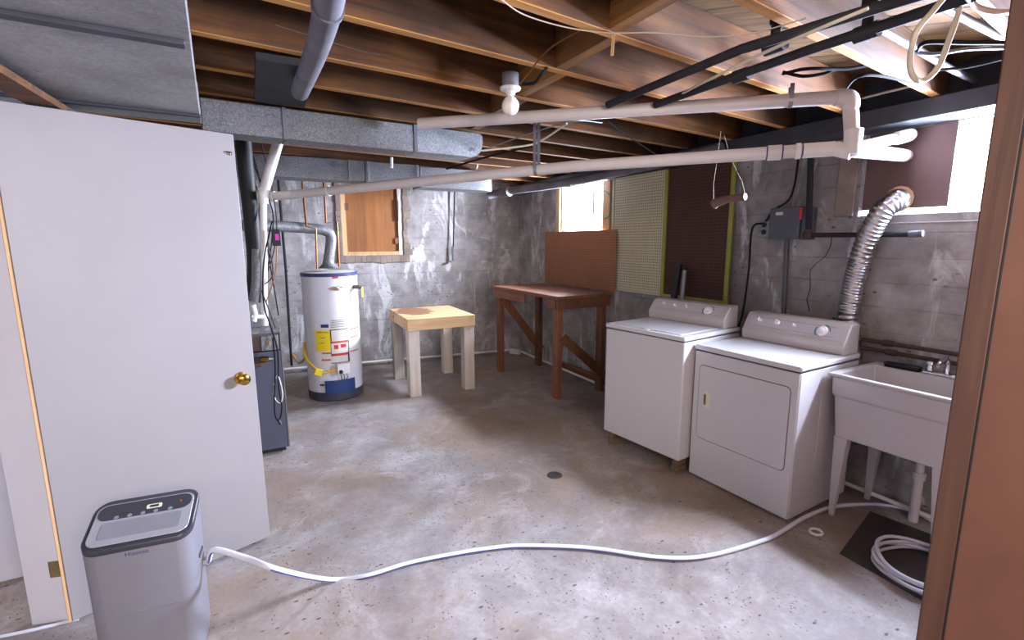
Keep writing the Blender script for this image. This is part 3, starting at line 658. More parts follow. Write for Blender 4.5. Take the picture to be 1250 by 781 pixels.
# gas control
a0, zc = oncyl(417.5, 449); cdir = Vector((math.cos(a0), math.sin(a0), 0)); side = Vector((-math.sin(a0), math.cos(a0), 0))
m = Matrix((side, cdir, Vector((0, 0, 1)))).transposed().to_4x4(); m.translation = cdir*(HR+.002)+Vector((0, 0, zc))
gv = obj('gas_control', MB().box(-.06, .06, 0, .07, -.045, .055, m), MT['pvc_white'], wh, bevel=.006)
obj('control_dial', MB().lathe([(.020, 0), (.018, .014), (0, .014)], 16, m @ Vector((-.03, .07, -.02)), cdir), MT['black'], gv, smooth=True)
for dx in (-.025, .0, .03): obj('burner_tube', MB().tube([m @ Vector((dx, .03, -.04)), m @ Vector((dx+.01, .035, -.09)), m @ Vector((dx*.5, .02, -.12))], .005, 8, 3), MT['steel'], gv)
# relief valve with yellow tag
a0, zc = oncyl(432, 350); n0 = Vector((math.cos(a0), math.sin(a0), 0)); vp = n0*HR+Vector((0, 0, zc))
rv = obj('relief_valve', MB().tube([vp-n0*.02, vp+n0*.07], .022, 14).tube([vp+n0*.06, vp+n0*.09], .012, 10), MT['furn_dark'], wh, smooth=True)
obj('valve_lever', MB().bar(vp+n0*.085+Vector((0, 0, .02)), vp+n0*.085-Vector((0, 0, .03)), .012, .006), MT['chrome'], rv)
tp = vp+n0*.092
obj('yellow_tag', MB().bar(tp-Vector((0, 0, .0)), tp-Vector((0, 0, .10)), .03, .002, up=(n0.x, n0.y, 0)), MT['yellow'], rv)
# draft hood and flue
top = Vector((0, 0, HZ+.008))
obj('draft_hood', MB().lathe([(.10, .03), (.055, .075), (.052, .10)], 24, top, caps=False), MT['galv'], wh, smooth=True)
for k in range(3):
    a = k*2.1+.4; obj('hood_leg', MB().bar(top+Vector((.09*math.cos(a), .09*math.sin(a), 0)), top+Vector((.09*math.cos(a), .09*math.sin(a), .035)), .012, .003), MT['galv'], wh)
fl = [HC+top+Vector((0, 0, .09)), at(404, 290, 'y', 5.10), at(395, 281, 'y', 5.09), at(372, 278, 'y', 5.06), at(340, 276, 'y', 5.0), at(296, 275, 'y', 4.95)]
single('flue_pipe', MB().tube(crom(fl[:4], 5)+fl[4:], .050, 20), MT['galv'], 'silver galvanized flue pipe bending left from the water heater top', 'flue pipe', smooth=True)
# copper pipes
def pipe(name, pts, r, mat, label, cat='pipe', group=None, n=10, sm=0): return single(name, MB().tube(pts, r, n, sm), MT[mat], label, cat, group, smooth=True)
Y1 = 4.99
pipe('copper_pipe', [at(387, 329, 'y', Y1), at(385.5, 279, 'y', Y1), at(374, 276.5, 'y', Y1), at(368, 214, 'y', Y1+.1)], .0095, 'copper', 'left copper pipe rising from the water heater with a jog')
pipe('copper_pipe', [at(414, 326, 'y', Y1), at(411.5, 271, 'y', Y1), at(398, 272, 'y', Y1), at(394.5, 214, 'y', Y1+.1)], .0095, 'copper', 'right copper pipe rising from the water heater beside the plywood panel')
# gas line with yellow flexible connector
pipe('gas_pipe', [at(338, 200, 'y', 5.9), at(349, 330, 'y', 5.9), at(356, 446, 'y', 5.9)], .014, 'blackpipe', 'black iron gas pipe on the back wall left of the water heater')
gz = at(357, 432, 'y', 5.9)
yh = thing('gas_connector', gz, 0, 'yellow flexible gas connector looping to the water heater', 'gas connector')
pts = [gz, at(365, 443, 'y', 5.6), at(373, 434, 'y', 5.3), at(371.5, 418, 'y', 5.15), at(373, 436, 'y', 4.98), at(384, 449, 'y', 4.85), at(393, 455, 'y', 4.80)]
gcp = HC+m @ Vector((-.06, .03, .0))
yo = obj('flex_tube', MB().tube([p-gz for p in pts]+[gcp-gz], .011, 10, 8), MT['yellow_hose'], yh, smooth=True)
c_ = at(389, 454, 'y', 4.79)-gz; obj('valve_tag', MB().box(-.035, .035, -.012, .012, -.035, .03, Matrix.Translation(c_) @ Matrix.Rotation(.4, 4, 'Y')), MT['yellow'], yh, bevel=.004)

# ================================================================== FURNACE
FY = 3.83
fu = thing('furnace', (-.15, FY, 0), 0, 'blue-grey furnace cabinet behind the open door', 'furnace')
obj('lower_cabinet', MB().box(-.30, .288, 0, .62, .03, .77), MT['furn'], fu, bevel=.004)
obj('base', MB().box(-.28, .27, .02, .60, 0, .03), MT['black'], fu)
obj('upper_cabinet', MB().box(-.30, .288, .02, .62, .772, .90), MT['furn_dark'], fu, bevel=.004)
obj('top_flange', MB().box(-.31, .295, 0, .63, .90, .925), MT['galv'], fu, bevel=.003)
obj('edge_strip', MB().box(.289, .297, -.004, .03, .03, .90), MT['steel'], fu)
q = at(329, 417, 'y', FY)-Vector((-.15, FY, 0)); jb = obj('junction_box', MB().box(q.x-.055, q.x+.055, -.045, .0, q.z-.055, q.z+.05), MT['galv'], fu, bevel=.004)
obj('switch', MB().box(q.x-.006, q.x+.006, -.055, -.045, q.z-.015, q.z+.01), MT['rawwood'], jb)
q = at(318, 437, 'y', FY)-Vector((-.15, FY, 0)); gv = obj('gas_valve', MB().tube([(q.x-.15, -.03, q.z+.01), (q.x+.02, -.03, q.z)], .012, 10), MT['black'], fu)
obj('brass_fitting', MB().tube([(q.x+.0, -.03, q.z), (q.x+.05, -.03, q.z-.005)], .018, 8), MT['brass'], gv); obj('union', MB().tube([(q.x+.05, -.03, q.z-.005), (q.x+.09, -.03, q.z-.008)], .013, 10), MT['steel'], gv)
obj('bracket', MB().box(q.x-.05, q.x+.03, -.03, 0, q.z-.055, q.z-.03), MT['mauve'], fu)
# wires on the furnace front
def cable(name, pts, r, mat, label, sm=6, cat='cable', n=6, group=None): return single(name, MB().tube(pts, r, n, sm), MT[mat], label, cat, group, smooth=True)
A = lambda x, y, d=3.5: dep(x, y, d)
cable('cable', [A(333, 412, 3.42), A(336, 450, 3.40), A(335, 500, 3.40), A(340, 513, 3.40), A(344, 498, 3.40), A(340, 470, 3.40), A(339, 430, 3.40), A(331, 400, 3.42), A(322, 370, 3.45), A(322, 320, 3.5), A(332, 270, 3.5)], .005, 'blackcable', 'black cable hanging in a long loop on the furnace front')
cable('cable', [A(334, 470, 3.41), A(339, 458, 3.4), A(345, 480, 3.4), A(342, 492, 3.4), A(335, 484, 3.4), A(336, 465, 3.41)], .004, 'cable', 'small white cable loop on the furnace front')
cable('cable', [A(340, 513, 3.39), A(343, 518, 3.39)], .010, 'black', 'black plug hanging at the end of the furnace cable', 0)
# white PVC drain stack by the furnace
pv = thing('pvc_drain_stack', at(323, 397, 'y', 4.0), 0, 'white plastic pipe running up from the furnace top', 'pipe')
b0 = Vector(pv.location); q0 = at(321, 238, 'y', 4.0)
obj('riser', MB().tube([(0, 0, 0), q0-b0], .024, 14), MT['pvc_white'], pv, smooth=True)
obj('wye', MB().tube([q0-b0-Vector((0, 0, .06)), q0-b0+Vector((0, 0, .05))], .033, 14), MT['pvc_white'], pv, smooth=True)
obj('upper_branch', MB().tube([at(320, 240, 'y', 4.0)-b0, at(341, 168, 'y', 4.0)-b0, at(346, 155, 'y', 4.0)-b0], .036, 16), MT['pvc_white'], pv, smooth=True)
obj('trap', MB().tube([at(310, 392, 'y', 3.95)-b0, at(312, 384, 'y', 3.95)-b0, at(309, 372, 'y', 3.95)-b0], .018, 12).tube([at(307, 386, 'y', 3.95)-b0, at(322, 387, 'y', 3.97)-b0], .016, 12), MT['pvc_white'], pv, smooth=True)
# dark flexible duct beside it
single('flexible_duct', MB().tube([at(297, 168, 'y', 4.1), at(301, 215, 'y', 4.1), at(308, 280, 'y', 4.1), at(311, 325, 'y', 4.1), at(309, 366, 'y', 4.1)], .052, 18, 6), MT['black'], 'black duct sleeve dropping to the furnace beside the white pipe', 'duct', smooth=True)
single('flexible_duct', MB().tube([at(314.5, 304, 'y', 4.03), at(314, 345, 'y', 4.03), at(311, 368, 'y', 4.03)], .040, 18, 6), MT['galv'], 'silver duct sleeve over the lower part of the black duct', 'duct', smooth=True)
wires = [[(300, 166), (303, 200), (315, 235), (318, 260), (328, 300), (333, 335), (320, 352), (326, 372), (337, 402)],
         [(306, 166), (310, 200), (322, 230), (333, 260), (331, 300), (325, 335), (318, 355)],
         [(316, 164), (325, 200), (334, 240), (338, 280), (333, 312), (324, 340)],
         [(309, 190), (316, 215), (319, 240), (316, 262), (326, 300), (331, 330), (336, 360), (340, 385)],
         [(303, 180), (308, 215), (320, 250), (322, 290), (328, 325)]]
for i, wpt in enumerate(wires):
    cable('cable', [A(x, y, 3.55+.02*i) for x, y in wpt], .0045, ['browncable', 'blackcable', 'browncable', 'blackcable', 'string'][i],
          ['brown cable reaching from the ceiling down onto the furnace side', 'black cable snaking down beside the white pipe', 'brown cable passing behind the small black transformer', 'black cable crossing the lower white riser', 'pale thin cable among the bundle by the black duct'][i])
tr_ = thing('transformer', dep(338, 300, 3.5), 0, 'small black plug transformer with magenta sticker hanging by the white pipe', 'transformer')
obj('case', MB().box(-.028, .028, -.02, .02, 0, .115), MT['black'], tr_, bevel=.004)
obj('sticker', MB().box(-.008, .018, -.022, -.0195, .04, .085), MT['pink'], tr_)
cable('cable', [dep(338, 300, 3.5), A(337, 325, 3.52), A(333, 345, 3.52), A(325, 368, 3.5)], .004, 'copper', 'copper-coloured wire below the small black transformer')

# ================================================================== DUCTS, PIPES UNDER THE CEILING
def duct(name, label, quad_front, depthv, z0, z1, mat='galv_dark', seams=()):
    pass
bd_t = thing('trunk_duct', (-.04, 0, 2.1), 0, 'wide flat sheet metal duct overhead at the top left', 'duct')
ang = R(3)
mr = Matrix.Rotation(ang, 4, 'Z')
obj('panel', MB().box(-1.9, .03, .6, 1.715, 0, .14, mr), MT['galv_trunk'], bd_t, bevel=.003, seg=1)
obj('panel', MB().box(-1.9, .03, 1.717, 2.62, 0, .14, mr), MT['galv_trunk'], bd_t, bevel=.003, seg=1)
obj('drive_cleat', MB().box(-1.9, .015, 1.695, 1.735, -.014, 0, mr), MT['beam'], bd_t, bevel=.003)
obj('drive_cleat', MB().box(-1.9, .032, 2.605, 2.63, -.012, 0, mr), MT['beam'], bd_t, bevel=.003)
obj('end_panel', MB().box(-1.9, .032, 2.625, 2.80, -.002, .14, mr), MT['galv_trunk'], bd_t, bevel=.003, seg=1)
# branch duct running right from it
P0 = at(262, 160, 'z', 2.088); P1 = at(508, 187.5, 'z', 2.075); P2 = at(588, 196, 'z', 2.075)
dv = (P1-P0); dv.z = 0; ang2 = math.atan2(dv.y, dv.x); L1_ = dv.length; L2_ = (P2-P0).length
b2 = thing('branch_duct', (P0.x, P0.y, 2.085), ang2, 'grey sheet metal duct crossing the ceiling behind the open door top', 'duct')
obj('panel', MB().box(-.05, .32, 0, .17, 0, .155), MT['galv_dark'], b2, bevel=.004); obj('panel', MB().box(.322, L1_, 0, .17, -.001, .155), MT['galv_dark'], b2, bevel=.004)
obj('cleat', MB().box(.312, .330, -.006, .0, -.003, .156), MT['iron'], b2); obj('cleat', MB().box(L1_-.012, L1_+.008, -.008, .0, -.006, .157), MT['iron'], b2)
e = MB(); prof = [(L1_, 0)]+[(L2_-.09+.09*math.cos(R(a)), .09+.09*math.sin(R(a))) for a in (-90, -60, -30, 0)]+[(L2_, .14), (L2_-.02, .156), (L1_, .156)]
# rounded boot seen from below (profile in x,z)
obj('end_boot', e.prism(prof, 'y', .0, .20), MT['galv'], b2, bevel=.004)
# back duct near the back wall
q0 = at(322, 212, 'y', 4.5); q1 = at(462, 222, 'y', 4.5); q2 = at(606, 233, 'y', 4.5)
b3 = thing('return_duct', (q0.x, 4.5, 2.045), R(.5), 'grey sheet metal duct running along the back above the water heater', 'duct')
LL = q2.x-q0.x
obj('panel', MB().box(-.6, .80, 0, .25, .03, .20), MT['galv_dark'], b3, bevel=.004); obj('panel', MB().box(.803, 1.30, 0, .25, .02, .20), MT['galv_dark'], b3, bevel=.004)
obj('cleat', MB().box(.66, .675, -.006, 0, .028, .2), MT['galv'], b3); obj('cleat', MB().box(.82, .845, -.008, 0, .015, .2), MT['galv'], b3); obj('cleat', MB().box(1.27, 1.285, -.006, 0, .018, .2), MT['galv'], b3)
prof = [(1.303, .2), (1.303, 0)]+[(LL-.16+.16*math.cos(R(a)), .16+.16*math.sin(R(a))) for a in (-90, -60, -30, 0)]+[(LL, .2)]
obj('end_boot', MB().prism([(x, y) for x, y in [(1.303, .25), (1.303, 0)]+[(LL-.12+.12*math.cos(R(a)), .12+.12*math.sin(R(a))) for a in (-90, -60, -30, 0, 30, 60, 90)]], 'z', .0, .19), MT['galv'], b3, bevel=.003)
# dark take-off boot between joists
single('duct_boot', MB().box(.075, .30, 2.17, 2.80, 2.225, 2.252), MT['black'], 'flat black square duct collar under the joists beside the grey pipe', 'duct')
# grey pipe dropping from the ceiling, upper left
g0, g1, g2, g3 = at(404, -40, 'z', 2.12), at(401, 5, 'z', 2.14), at(386, 62, 'z', 2.165), at(366, 112, 'z', 2.18)
gp = thing('conduit_duct', g1, 0, 'round grey pipe under the joists at the upper left', 'pipe')
obj('pipe_run', MB().tube([g0-g1, Vector((0, 0, 0)), g2-g1, g3-g1], .036, 18, 6), MT['iron'], gp, smooth=True)
dn = (g2-g1).normalized(); obj('coupling', MB().tube([dn*.01, dn*.035], .041, 18), MT['iron'], gp, smooth=True)
cable('cable', [at(410, -8, 'z', 2.13), at(404, 25, 'z', 2.15), at(394, 50, 'z', 2.17)], .004, 'string', 'thin pale wire beside the round grey pipe')
cable('cable', [at(372, 90, 'z', 2.22), at(369, 105, 'z', 2.2), at(363, 114, 'z', 2.22), at(369, 82, 'z', 2.25)], .005, 'browncable', 'brown wire twisted round the lower end of the grey pipe')

# PVC drain lines: upper, vertical, lower, wye branches
RX, RY = 2.44, None
up_r = at(1038, 118, 'x', 2.46); up_r.z = up_r.z
up_l = at(512, 151, 'z', 2.205)
lo_r = at(1025, 181, 'x', 2.46); lo_m = at(700, 203, 'z', 1.965); lo_l = dep(331, 240, 3.62)
jn = at(1040, 183, 'x', 2.47)
up = thing('pvc_drain_line', up_r, 0, 'long white plastic drain pipes joined by an elbow near the right window', 'pipe')
lw = up; lo_w = up_r
obj('pipe_run', MB().tube([up_l-up_r, Vector((0, 0, 0))], .031, 20), MT['pvc'], up, smooth=True)
el = [up_r-(up_r-up_l).normalized()*.06, up_r, jn+Vector((0, 0, (up_r.z-jn.z)*.75))]
obj('elbow', MB().tube([p-up_r for p in [el[0], el[0].lerp(el[1], .5), el[1]+Vector((.0, 0, -.012)), el[1]+Vector((.01, 0, -.05))]], .036, 20, 5), MT['pvc'], up, smooth=True)
obj('drop', MB().tube([el[1]+Vector((.01, 0, -.045))-up_r, jn-up_r+Vector((0, 0, .02))], .031, 20), MT['pvc'], up, smooth=True)
dirx = (up_r-up_l).normalized()
st = at(965, 120, 'x', 2.30); st = up_l+dirx*((st-up_l).dot(dirx))
lo_0 = lo_r; lo_r = up_r
obj('pipe_run', MB().tube([lo_l-lo_r, lo_m-lo_r, lo_0-lo_r], .031, 20), MT['pvc'], lw, smooth=True)
dl = (lo_m-lo_0).normalized(); d0_ = lo_0-lo_r
for a, b, r_, mt in ((.24, .30, .036, 'pvc'), (.16, .18, .037, 'pvc_white'), (.02, .15, .034, 'pvc_white')): obj('coupling', MB().tube([d0_+dl*a, d0_+dl*b], r_, 20), MT[mt], lw, smooth=True)
for a, b in ((.233, .24), (.30, .306), (.15, .156), (.012, .02)): obj('glue_ring', MB().tube([d0_+dl*a, d0_+dl*b], .0335, 20), MT['navy'], lw, smooth=True)
obj('wye', MB().tube([d0_+dl*.02, jn-lo_r+(jn-lo_r).normalized()*.01], .034, 20).tube([jn-lo_r+Vector((0, 0, .09)), jn-lo_r-Vector((0, 0, .02))], .037, 20), MT['pvc_white'], lw, smooth=True)
e1 = at(1106, 190, 'x', WX+.02); e2 = at(1113, 164, 'x', WX+.02)
obj('branch', MB().tube([jn-lo_r, e1-lo_r], .033, 20), MT['pvc'], lw, smooth=True)
e2b = jn+(e2-jn)*.12+Vector((0, .06, 0))
obj('branch', MB().tube([jn-lo_r+Vector((.03, .03, .01)), e2b.lerp(e2, .15)-lo_r, e2-lo_r], .028, 20), MT['pvc'], lw, smooth=True)
q = jn.lerp(e2, .72); obj('coupling', MB().tube([q-lo_r, jn.lerp(e2, .96)-lo_r], .034, 20), MT['pvc_white'], lw, smooth=True)
ll = (lo_l-lo_m).normalized(); o_ = at(418, 232, 'y', (lo_l.lerp(lo_m, .25)).y); s_l = lo_l+(lo_m-lo_l)*.235
obj('coupling', MB().tube([s_l-lo_r, s_l-ll*.012-lo_r], .035, 20), MT['pvc_white'], lw, smooth=True)
obj('end_tee', MB().tube([lo_l+ll*.03-lo_r, lo_l-ll*.04-lo_r], .036, 20), MT['pvc_white'], lw, smooth=True)
# strap hangers
def strap(x, y, pipe_pt, label):
    b = MB(); tp = Vector((pipe_pt.x, pipe_pt.y, H)); r_ = .033
    b.box(-.009, .009, -r_-.002, -r_, 0, H-pipe_pt.z).box(-.009, .009, r_, r_+.002, 0, H-pipe_pt.z)
    pts = [(0, r_*math.cos(a), r_*math.sin(a)) for a in [math.pi+math.pi*i/8 for i in range(9)]]
    for p_, q_ in zip(pts[:-1], pts[1:]): b.bar(p_, q_, .018, .002, up=(0, p_[1]+.001, p_[2]))
    o = obj('strap_hanger', b, MT['steel']); o.location = pipe_pt; o.rotation_euler = (0, 0, ang_); return tag(o, label, 'pipe strap')
ang_ = math.atan2((lo_0-lo_m).y, (lo_0-lo_m).x)
def on_seg(px, py, a, b):
    d1 = ray(px, py).normalized(); d2 = (b-a).normalized(); w0 = EYE-a; bb = d1.dot(d2); den = 1-bb*bb
    return a+d2*((d2.dot(w0)-bb*d1.dot(w0))/den)
strap(0, 0, on_seg(655, 208, lo_l, lo_m), 'metal strap hanger holding the lower pipe near the far window')
strap(0, 0, on_seg(965, 122, up_l, up_r), 'metal strap hanger on the upper white pipe near its elbow')
# grey cast iron pipe in the far corner
ci = thing('cast_iron_pipe', (2.60, 5.30, 2.09), 0, 'dark grey cast iron pipe passing above the far window', 'pipe')
cp = [at(596, 239, 'y', 5.30), at(616, 234, 'y', 5.15), at(700, 222, 'x', 3.02), at(812, 197, 'x', 3.03), at(880, 181, 'x', 3.03)]
o3 = Vector(ci.location)
obj('pipe_run', MB().tube([p-o3 for p in cp], .042, 18, 3), MT['iron'], ci, smooth=True)
obj('hub', MB().tube([at(613, 235, 'y', 5.18)-o3, at(622, 233.5, 'y', 5.06)-o3], .056, 18), MT['iron'], ci, smooth=True)
obj('hub', MB().tube([at(689, 224, 'x', 3.02)-o3, at(700, 222, 'x', 3.02)-o3], .050, 18), MT['iron'], ci, smooth=True)
# two black iron pipes upper right
def ip(label, pts, fits, r_=.017):
    t = thing('iron_pipe', pts[0], 0, label, 'pipe'); o = Vector(pts[0])
    obj('pipe_run', MB().tube([p-o for p in pts], r_, 12), MT['blackpipe'], t, smooth=True)
    for f in fits:
        q = on_seg(f[0], f[1], pts[0], pts[-1]); dq = (pts[-1]-pts[0]).normalized()
        b = MB().tube([q-dq*.035-o, q+dq*.035-o], r_+.008, 12)
        if len(f) > 2: b.tube([q-o, q-o+Vector((0, 0, f[2]))], r_, 12).tube([q-o+Vector((0, 0, f[2]*.6)), q-o+Vector((0, 0, f[2]))], r_+.006, 12)
        obj('fitting', b, MT['blackpipe'], t, smooth=True)
ip('black iron pipe running below the joists, the nearer to the bulb', [at(742, 128, 'z', 2.215), at(905, 60, 'z', 2.215), at(1128, -8, 'z', 2.215)], [(945, 48, .12)])
ip('black iron pipe running below the joists, beside the white cable loop', [at(800, 128, 'z', 2.205), at(985, 62, 'z', 2.205), at(1190, -6, 'z', 2.205)], [(1058, 36, .12), (905, 88)])
# silver conduits at upper right
pipe('conduit', [at(1062, 28, 'z', 2.30), at(1160, 84, 'z', 2.30), at(1190, 99, 'z', 2.30)], .014, 'steel', 'bright steel conduit between the joists beside the white cable loop')
pipe('conduit', [at(1150, 8, 'z', 2.30), at(1225, 47, 'z', 2.30)], .014, 'steel', 'short bright steel conduit in the top right corner')
# loose cables under the ceiling
Z = 2.235
cable('cable', [at(1160, -12, 'z', 2.2), at(1140, 12, 'z', 2.16), at(1118, 40, 'z', 2.1), at(1111, 75, 'z', 2.04), at(1116, 95, 'z', 2.0), at(1128, 98, 'z', 2.0), at(1145, 82, 'z', 2.03), at(1158, 50, 'z', 2.1), at(1170, 15, 'z', 2.18), at(1174, -10, 'z', 2.22)], .0075, 'cable', 'thick white cable hanging in a big loop at the top right', n=10)
cable('cable', [at(1178, -8, 'z', 2.2), at(1192, 8, 'z', 2.19), at(1220, 15, 'z', 2.18), at(1244, 12, 'z', 2.2)], .0075, 'cable', 'thick white cable leading to the partition at the top right', n=10)
cable('cable', [at(738, 131, 'z', 2.25), at(798, 129, 'z', 2.24), at(860, 100, 'z', 2.19), at(927, 67, 'z', 2.19), at(1000, 35, 'z', 2.19), at(1060, 10, 'z', 2.2)], .0055, 'cable', 'tan cable following the black iron pipes')
cable('cable', [at(956, 90, 'z', 2.3), at(985, 84, 'z', 2.25), at(1030, 84, 'z', 2.25), at(1068, 78, 'z', 2.27)], .007, 'blackcable', 'black cable lying under the joist near the upper pipe elbow')
cable('cable', [at(956, 88, 'z', 2.28), at(980, 93, 'z', 2.24), at(1005, 90, 'z', 2.24), at(1020, 84, 'z', 2.25)], .007, 'blackcable', 'second black cable sagging under the joist near the upper pipe elbow')
cable('cable', [at(1030, 112, 'z', 2.24), at(1045, 95, 'z', 2.24), at(1070, 92, 'z', 2.25), at(1110, 100, 'z', 2.26)], .006, 'blackcable', 'black wire rising behind the upper pipe elbow')
cable('cable', [at(1120, 64, 'z', 2.24), at(1130, 52, 'z', 2.24), at(1180, 52, 'z', 2.24), at(1238, 52, 'z', 2.24)], .008, 'blackcable', 'black cable running to the partition above the window, upper one')
cable('cable', [at(1110, 62, 'z', 2.24), at(1140, 66, 'z', 2.23), at(1180, 60, 'z', 2.24), at(1235, 58, 'z', 2.24)], .007, 'steel', 'shiny grey cable running to the partition above the window')
cable('cable', [at(1146, 85, 'z', 2.28), at(1180, 82, 'z', 2.25), at(1232, 70, 'z', 2.24)], .006, 'blackcable', 'black cable running to the partition above the window, lower one')
cable('cable', [at(1052, 120, 'x', 3.0), at(1100, 108, 'x', 3.0), at(1135, 100, 'x', 3.0)], .006, 'string', 'pale wire along the front of the dark beam')
cable('cable', [at(610, -2, 'z', 2.25), at(640, 18, 'z', 2.25), at(690, 33, 'z', 2.25), at(740, 40, 'z', 2.25), at(800, 40, 'z', 2.25), at(862, 45, 'z', 2.25), at(920, 40, 'z', 2.25), at(985, 22, 'z', 2.25)], .0022, 'string', 'frayed old string strung below the joists near the middle')
cable('cable', [at(635, 102, 'z', 2.21), at(668, 62, 'z', 2.25), at(706, 38, 'z', 2.25)], .003, 'copper', 'thin bare wire rising from the lamp holder')
cable('cable', [at(638, 103, 'z', 2.23), at(652, 101, 'z', 2.22), at(660, 92, 'z', 2.23), at(668, 82, 'z', 2.26)], .007, 'blackcable', 'thick black wire hooking into the lamp holder')
cable('cable', [at(588, 184, 'z', 2.12), at(640, 178, 'z', 2.14), at(660, 172, 'z', 2.16), at(692, 151, 'z', 2.2)], .006, 'cable', 'white cable sagging below the upper white pipe, far end')
cable('cable', [at(590, 183, 'z', 2.13), at(650, 162, 'z', 2.18), at(700, 148, 'z', 2.22), at(735, 150, 'z', 2.24)], .004, 'steel', 'thin grey cable above the white one near the duct end')
cable('cable', [at(742, 148, 'z', 2.22), at(765, 165, 'z', 2.18), at(800, 188, 'z', 2.14)], .004, 'blackcable', 'thin black wire slanting down between the two white pipes')
cable('cable', [at(335, 30, 'z', 2.26), at(360, 38, 'z', 2.26), at(440, 62, 'z', 2.26), at(475, 68, 'z', 2.27)], .0025, 'browncable', 'thin wire lying across the joists at the upper left')
cable('cable', [at(545, 206, 'z', 2.1), at(600, 190, 'z', 2.13), at(650, 178, 'z', 2.16)], .007, 'blackcable', 'black cable sagging behind the grey duct end')
# scraps of wood fibre and hanging strips
single('wood_strip', MB().bar(at(749, 40, 'z', 2.255), at(747, 68, 'z', 2.17), .010, .004), MT['rawwood'], 'splinter of wood hanging from the joist near the old string', 'splinter')
single('hook', MB().tube([at(478, 192, 'y', 4.0), at(478, 205, 'y', 4.0)], .012, 8), MT['pvc_white'], 'white plastic stub hanging behind the grey duct', 'hook')
single('hook', MB().tube([at(583, 201, 'y', 4.6), at(580, 209, 'y', 4.6)], .010, 8), MT['pvc_white'], 'white plastic hanger near the end of the back duct', 'hook')
# lamp
bc = at(623, 105, 'z', 2.235); lp = thing('ceiling_bulb', (bc.x, bc.y, 2.257), 0, 'bare frosted bulb in a porcelain holder under the joists', 'lamp')
obj('mount_box', MB().lathe([(.036, -.028), (.038, -.02), (.038, .03)], 20), MT['iron'], lp, smooth=True)
obj('holder', MB().lathe([(.0, -.062), (.020, -.060), (.024, -.048), (.045, -.040), (.048, -.032), (.046, -.028), (0, -.028)], 24, caps=False), MT['porcelain'], lp, smooth=True)
obj('bulb', MB().lathe([(.014, -.055), (.015, -.066), (.026, -.075), (.036, -.090), (.040, -.106), (.036, -.124), (.026, -.138), (.013, -.145), (0, -.147)], 24, caps=False), MT['bulb'], lp, smooth=True)
# wood standing against the duct at upper left
single('wood_board', MB().bar(at(-60, 60, 'z', 2.06), at(86, 145, 'z', 2.06), .09, .025), MT['joist'], 'brown board slung under the overhead duct at the upper left', 'board')

# ================================================================== RIGHT WALL FITTINGS
eb = thing('electrical_box', (3.17, 2.04, 1.55), 0, 'grey electrical disconnect box on the wall above the dryer', 'electrical box')
obj('case', MB().box(.0, .098, -.085, .125, .005, .215), MT['elec'], eb, bevel=.005); obj('side_flange', MB().box(.02, .098, -.14, -.088, .0, .21), MT['elec'], eb, bevel=.004)
obj('switch', MB().box(-.008, .0, -.10, -.088, .13, .205), MT['red'], eb)
obj('label_plate', MB().box(-.0015, 0, .03, .08, .165, .185), MT['paper'], eb)
ob_ = thing('outlet_box', (3.21, 2.185, 1.57), 0, 'small grey outlet box left of the electrical disconnect box', 'outlet')
obj('case', MB().box(0, .058, 0, .085, 0, .125), MT['galv'], ob_, bevel=.004)
for z in (.035, .085): obj('socket', MB().lathe([(.018, 0), (.018, .003)], 16, (0, .042, z), (-1, 0, 0)), MT['black'], ob_)
cable('power_cord', [at(931, 272, 'x', 3.19), at(918, 280, 'x', 3.17), at(914, 330, 'x', 3.2), at(907, 380, 'x', 3.2), at(901, 402, 'x', 3.2), at(900, 430, 'x', 3.2)], .007, 'blackcable', 'black power cord dropping from the outlet behind the dryer', n=8)
cable('power_cord', [at(975, 190, 'x', 3.2), at(970, 225, 'x', 3.2), at(962, 245, 'x', 3.2), at(945, 256, 'x', 3.18), at(935, 270, 'x', 3.18)], .007, 'blackcable', 'black cord curving from the ceiling down to the outlet', n=8)
pipe('conduit', [at(961, 292, 'x', 3.235), at(957, 378, 'x', 3.235), at(957, 420, 'x', 3.235)], .015, 'elec', 'grey conduit dropping from the electrical box behind the dryer')
pipe('wood_batten', [at(978, 190, 'x', 3.235), at(967, 252, 'x', 3.235)], .012, 'mortar', 'thin brown batten above the electrical box')
wp = thing('wall_pipe', at(986, 287, 'x', 3.20), 0, 'dark iron pipe with an elbow right of the electrical box', 'pipe'); o3 = Vector(wp.location)
obj('riser', MB().tube([at(990, 186, 'x', 3.20)-o3, at(987, 280, 'x', 3.20)-o3], .019, 12), MT['blackpipe'], wp, smooth=True)
obj('elbow', MB().lathe([(.0, -.03), (.03, -.02), (.032, .01), (.02, .03), (0, .03)], 14), MT['rust'], wp, smooth=True)
obj('run', MB().tube([Vector((0, 0, 0)), at(1112, 286, 'x', 3.20)-o3], .015, 12), MT['blackpipe'], wp, smooth=True)
obj('capped_end', MB().tube([at(1110, 286, 'x', 3.20)-o3, at(1127, 285, 'x', 3.20)-o3], .019, 12), MT['iron'], wp, smooth=True)
for i, (a, b) in enumerate((((1052, 414), (1180, 436)), ((1052, 424), (1180, 448)))):
    t = thing('wall_pipe', at(*a, 'x', 3.235), 0, ['upper thin grey pipe along the wall above the laundry tub', 'lower thin grey pipe along the wall above the laundry tub'][i], 'pipe'); o3 = Vector(t.location)
    e = at(*b, 'x', 3.235); e.z = o3.z; obj('run', MB().tube([(0, .25, 0), (0, e.y-o3.y-.4, 0)], .012, 10), MT['rust'], t, smooth=True)
    f = at(1078 if i == 0 else 1083, 418, 'x', 3.235).y-o3.y; obj('coupling', MB().tube([(0, f, 0), (0, f-.05, 0)], .019, 12), MT['rust'], t, smooth=True)
ck = [at(*q, 'x', WX+.001) for q in ((1016, 285), (1014, 300), (1008, 312), (996, 322), (989, 330), (989, 352), (985, 366), (988, 380))]
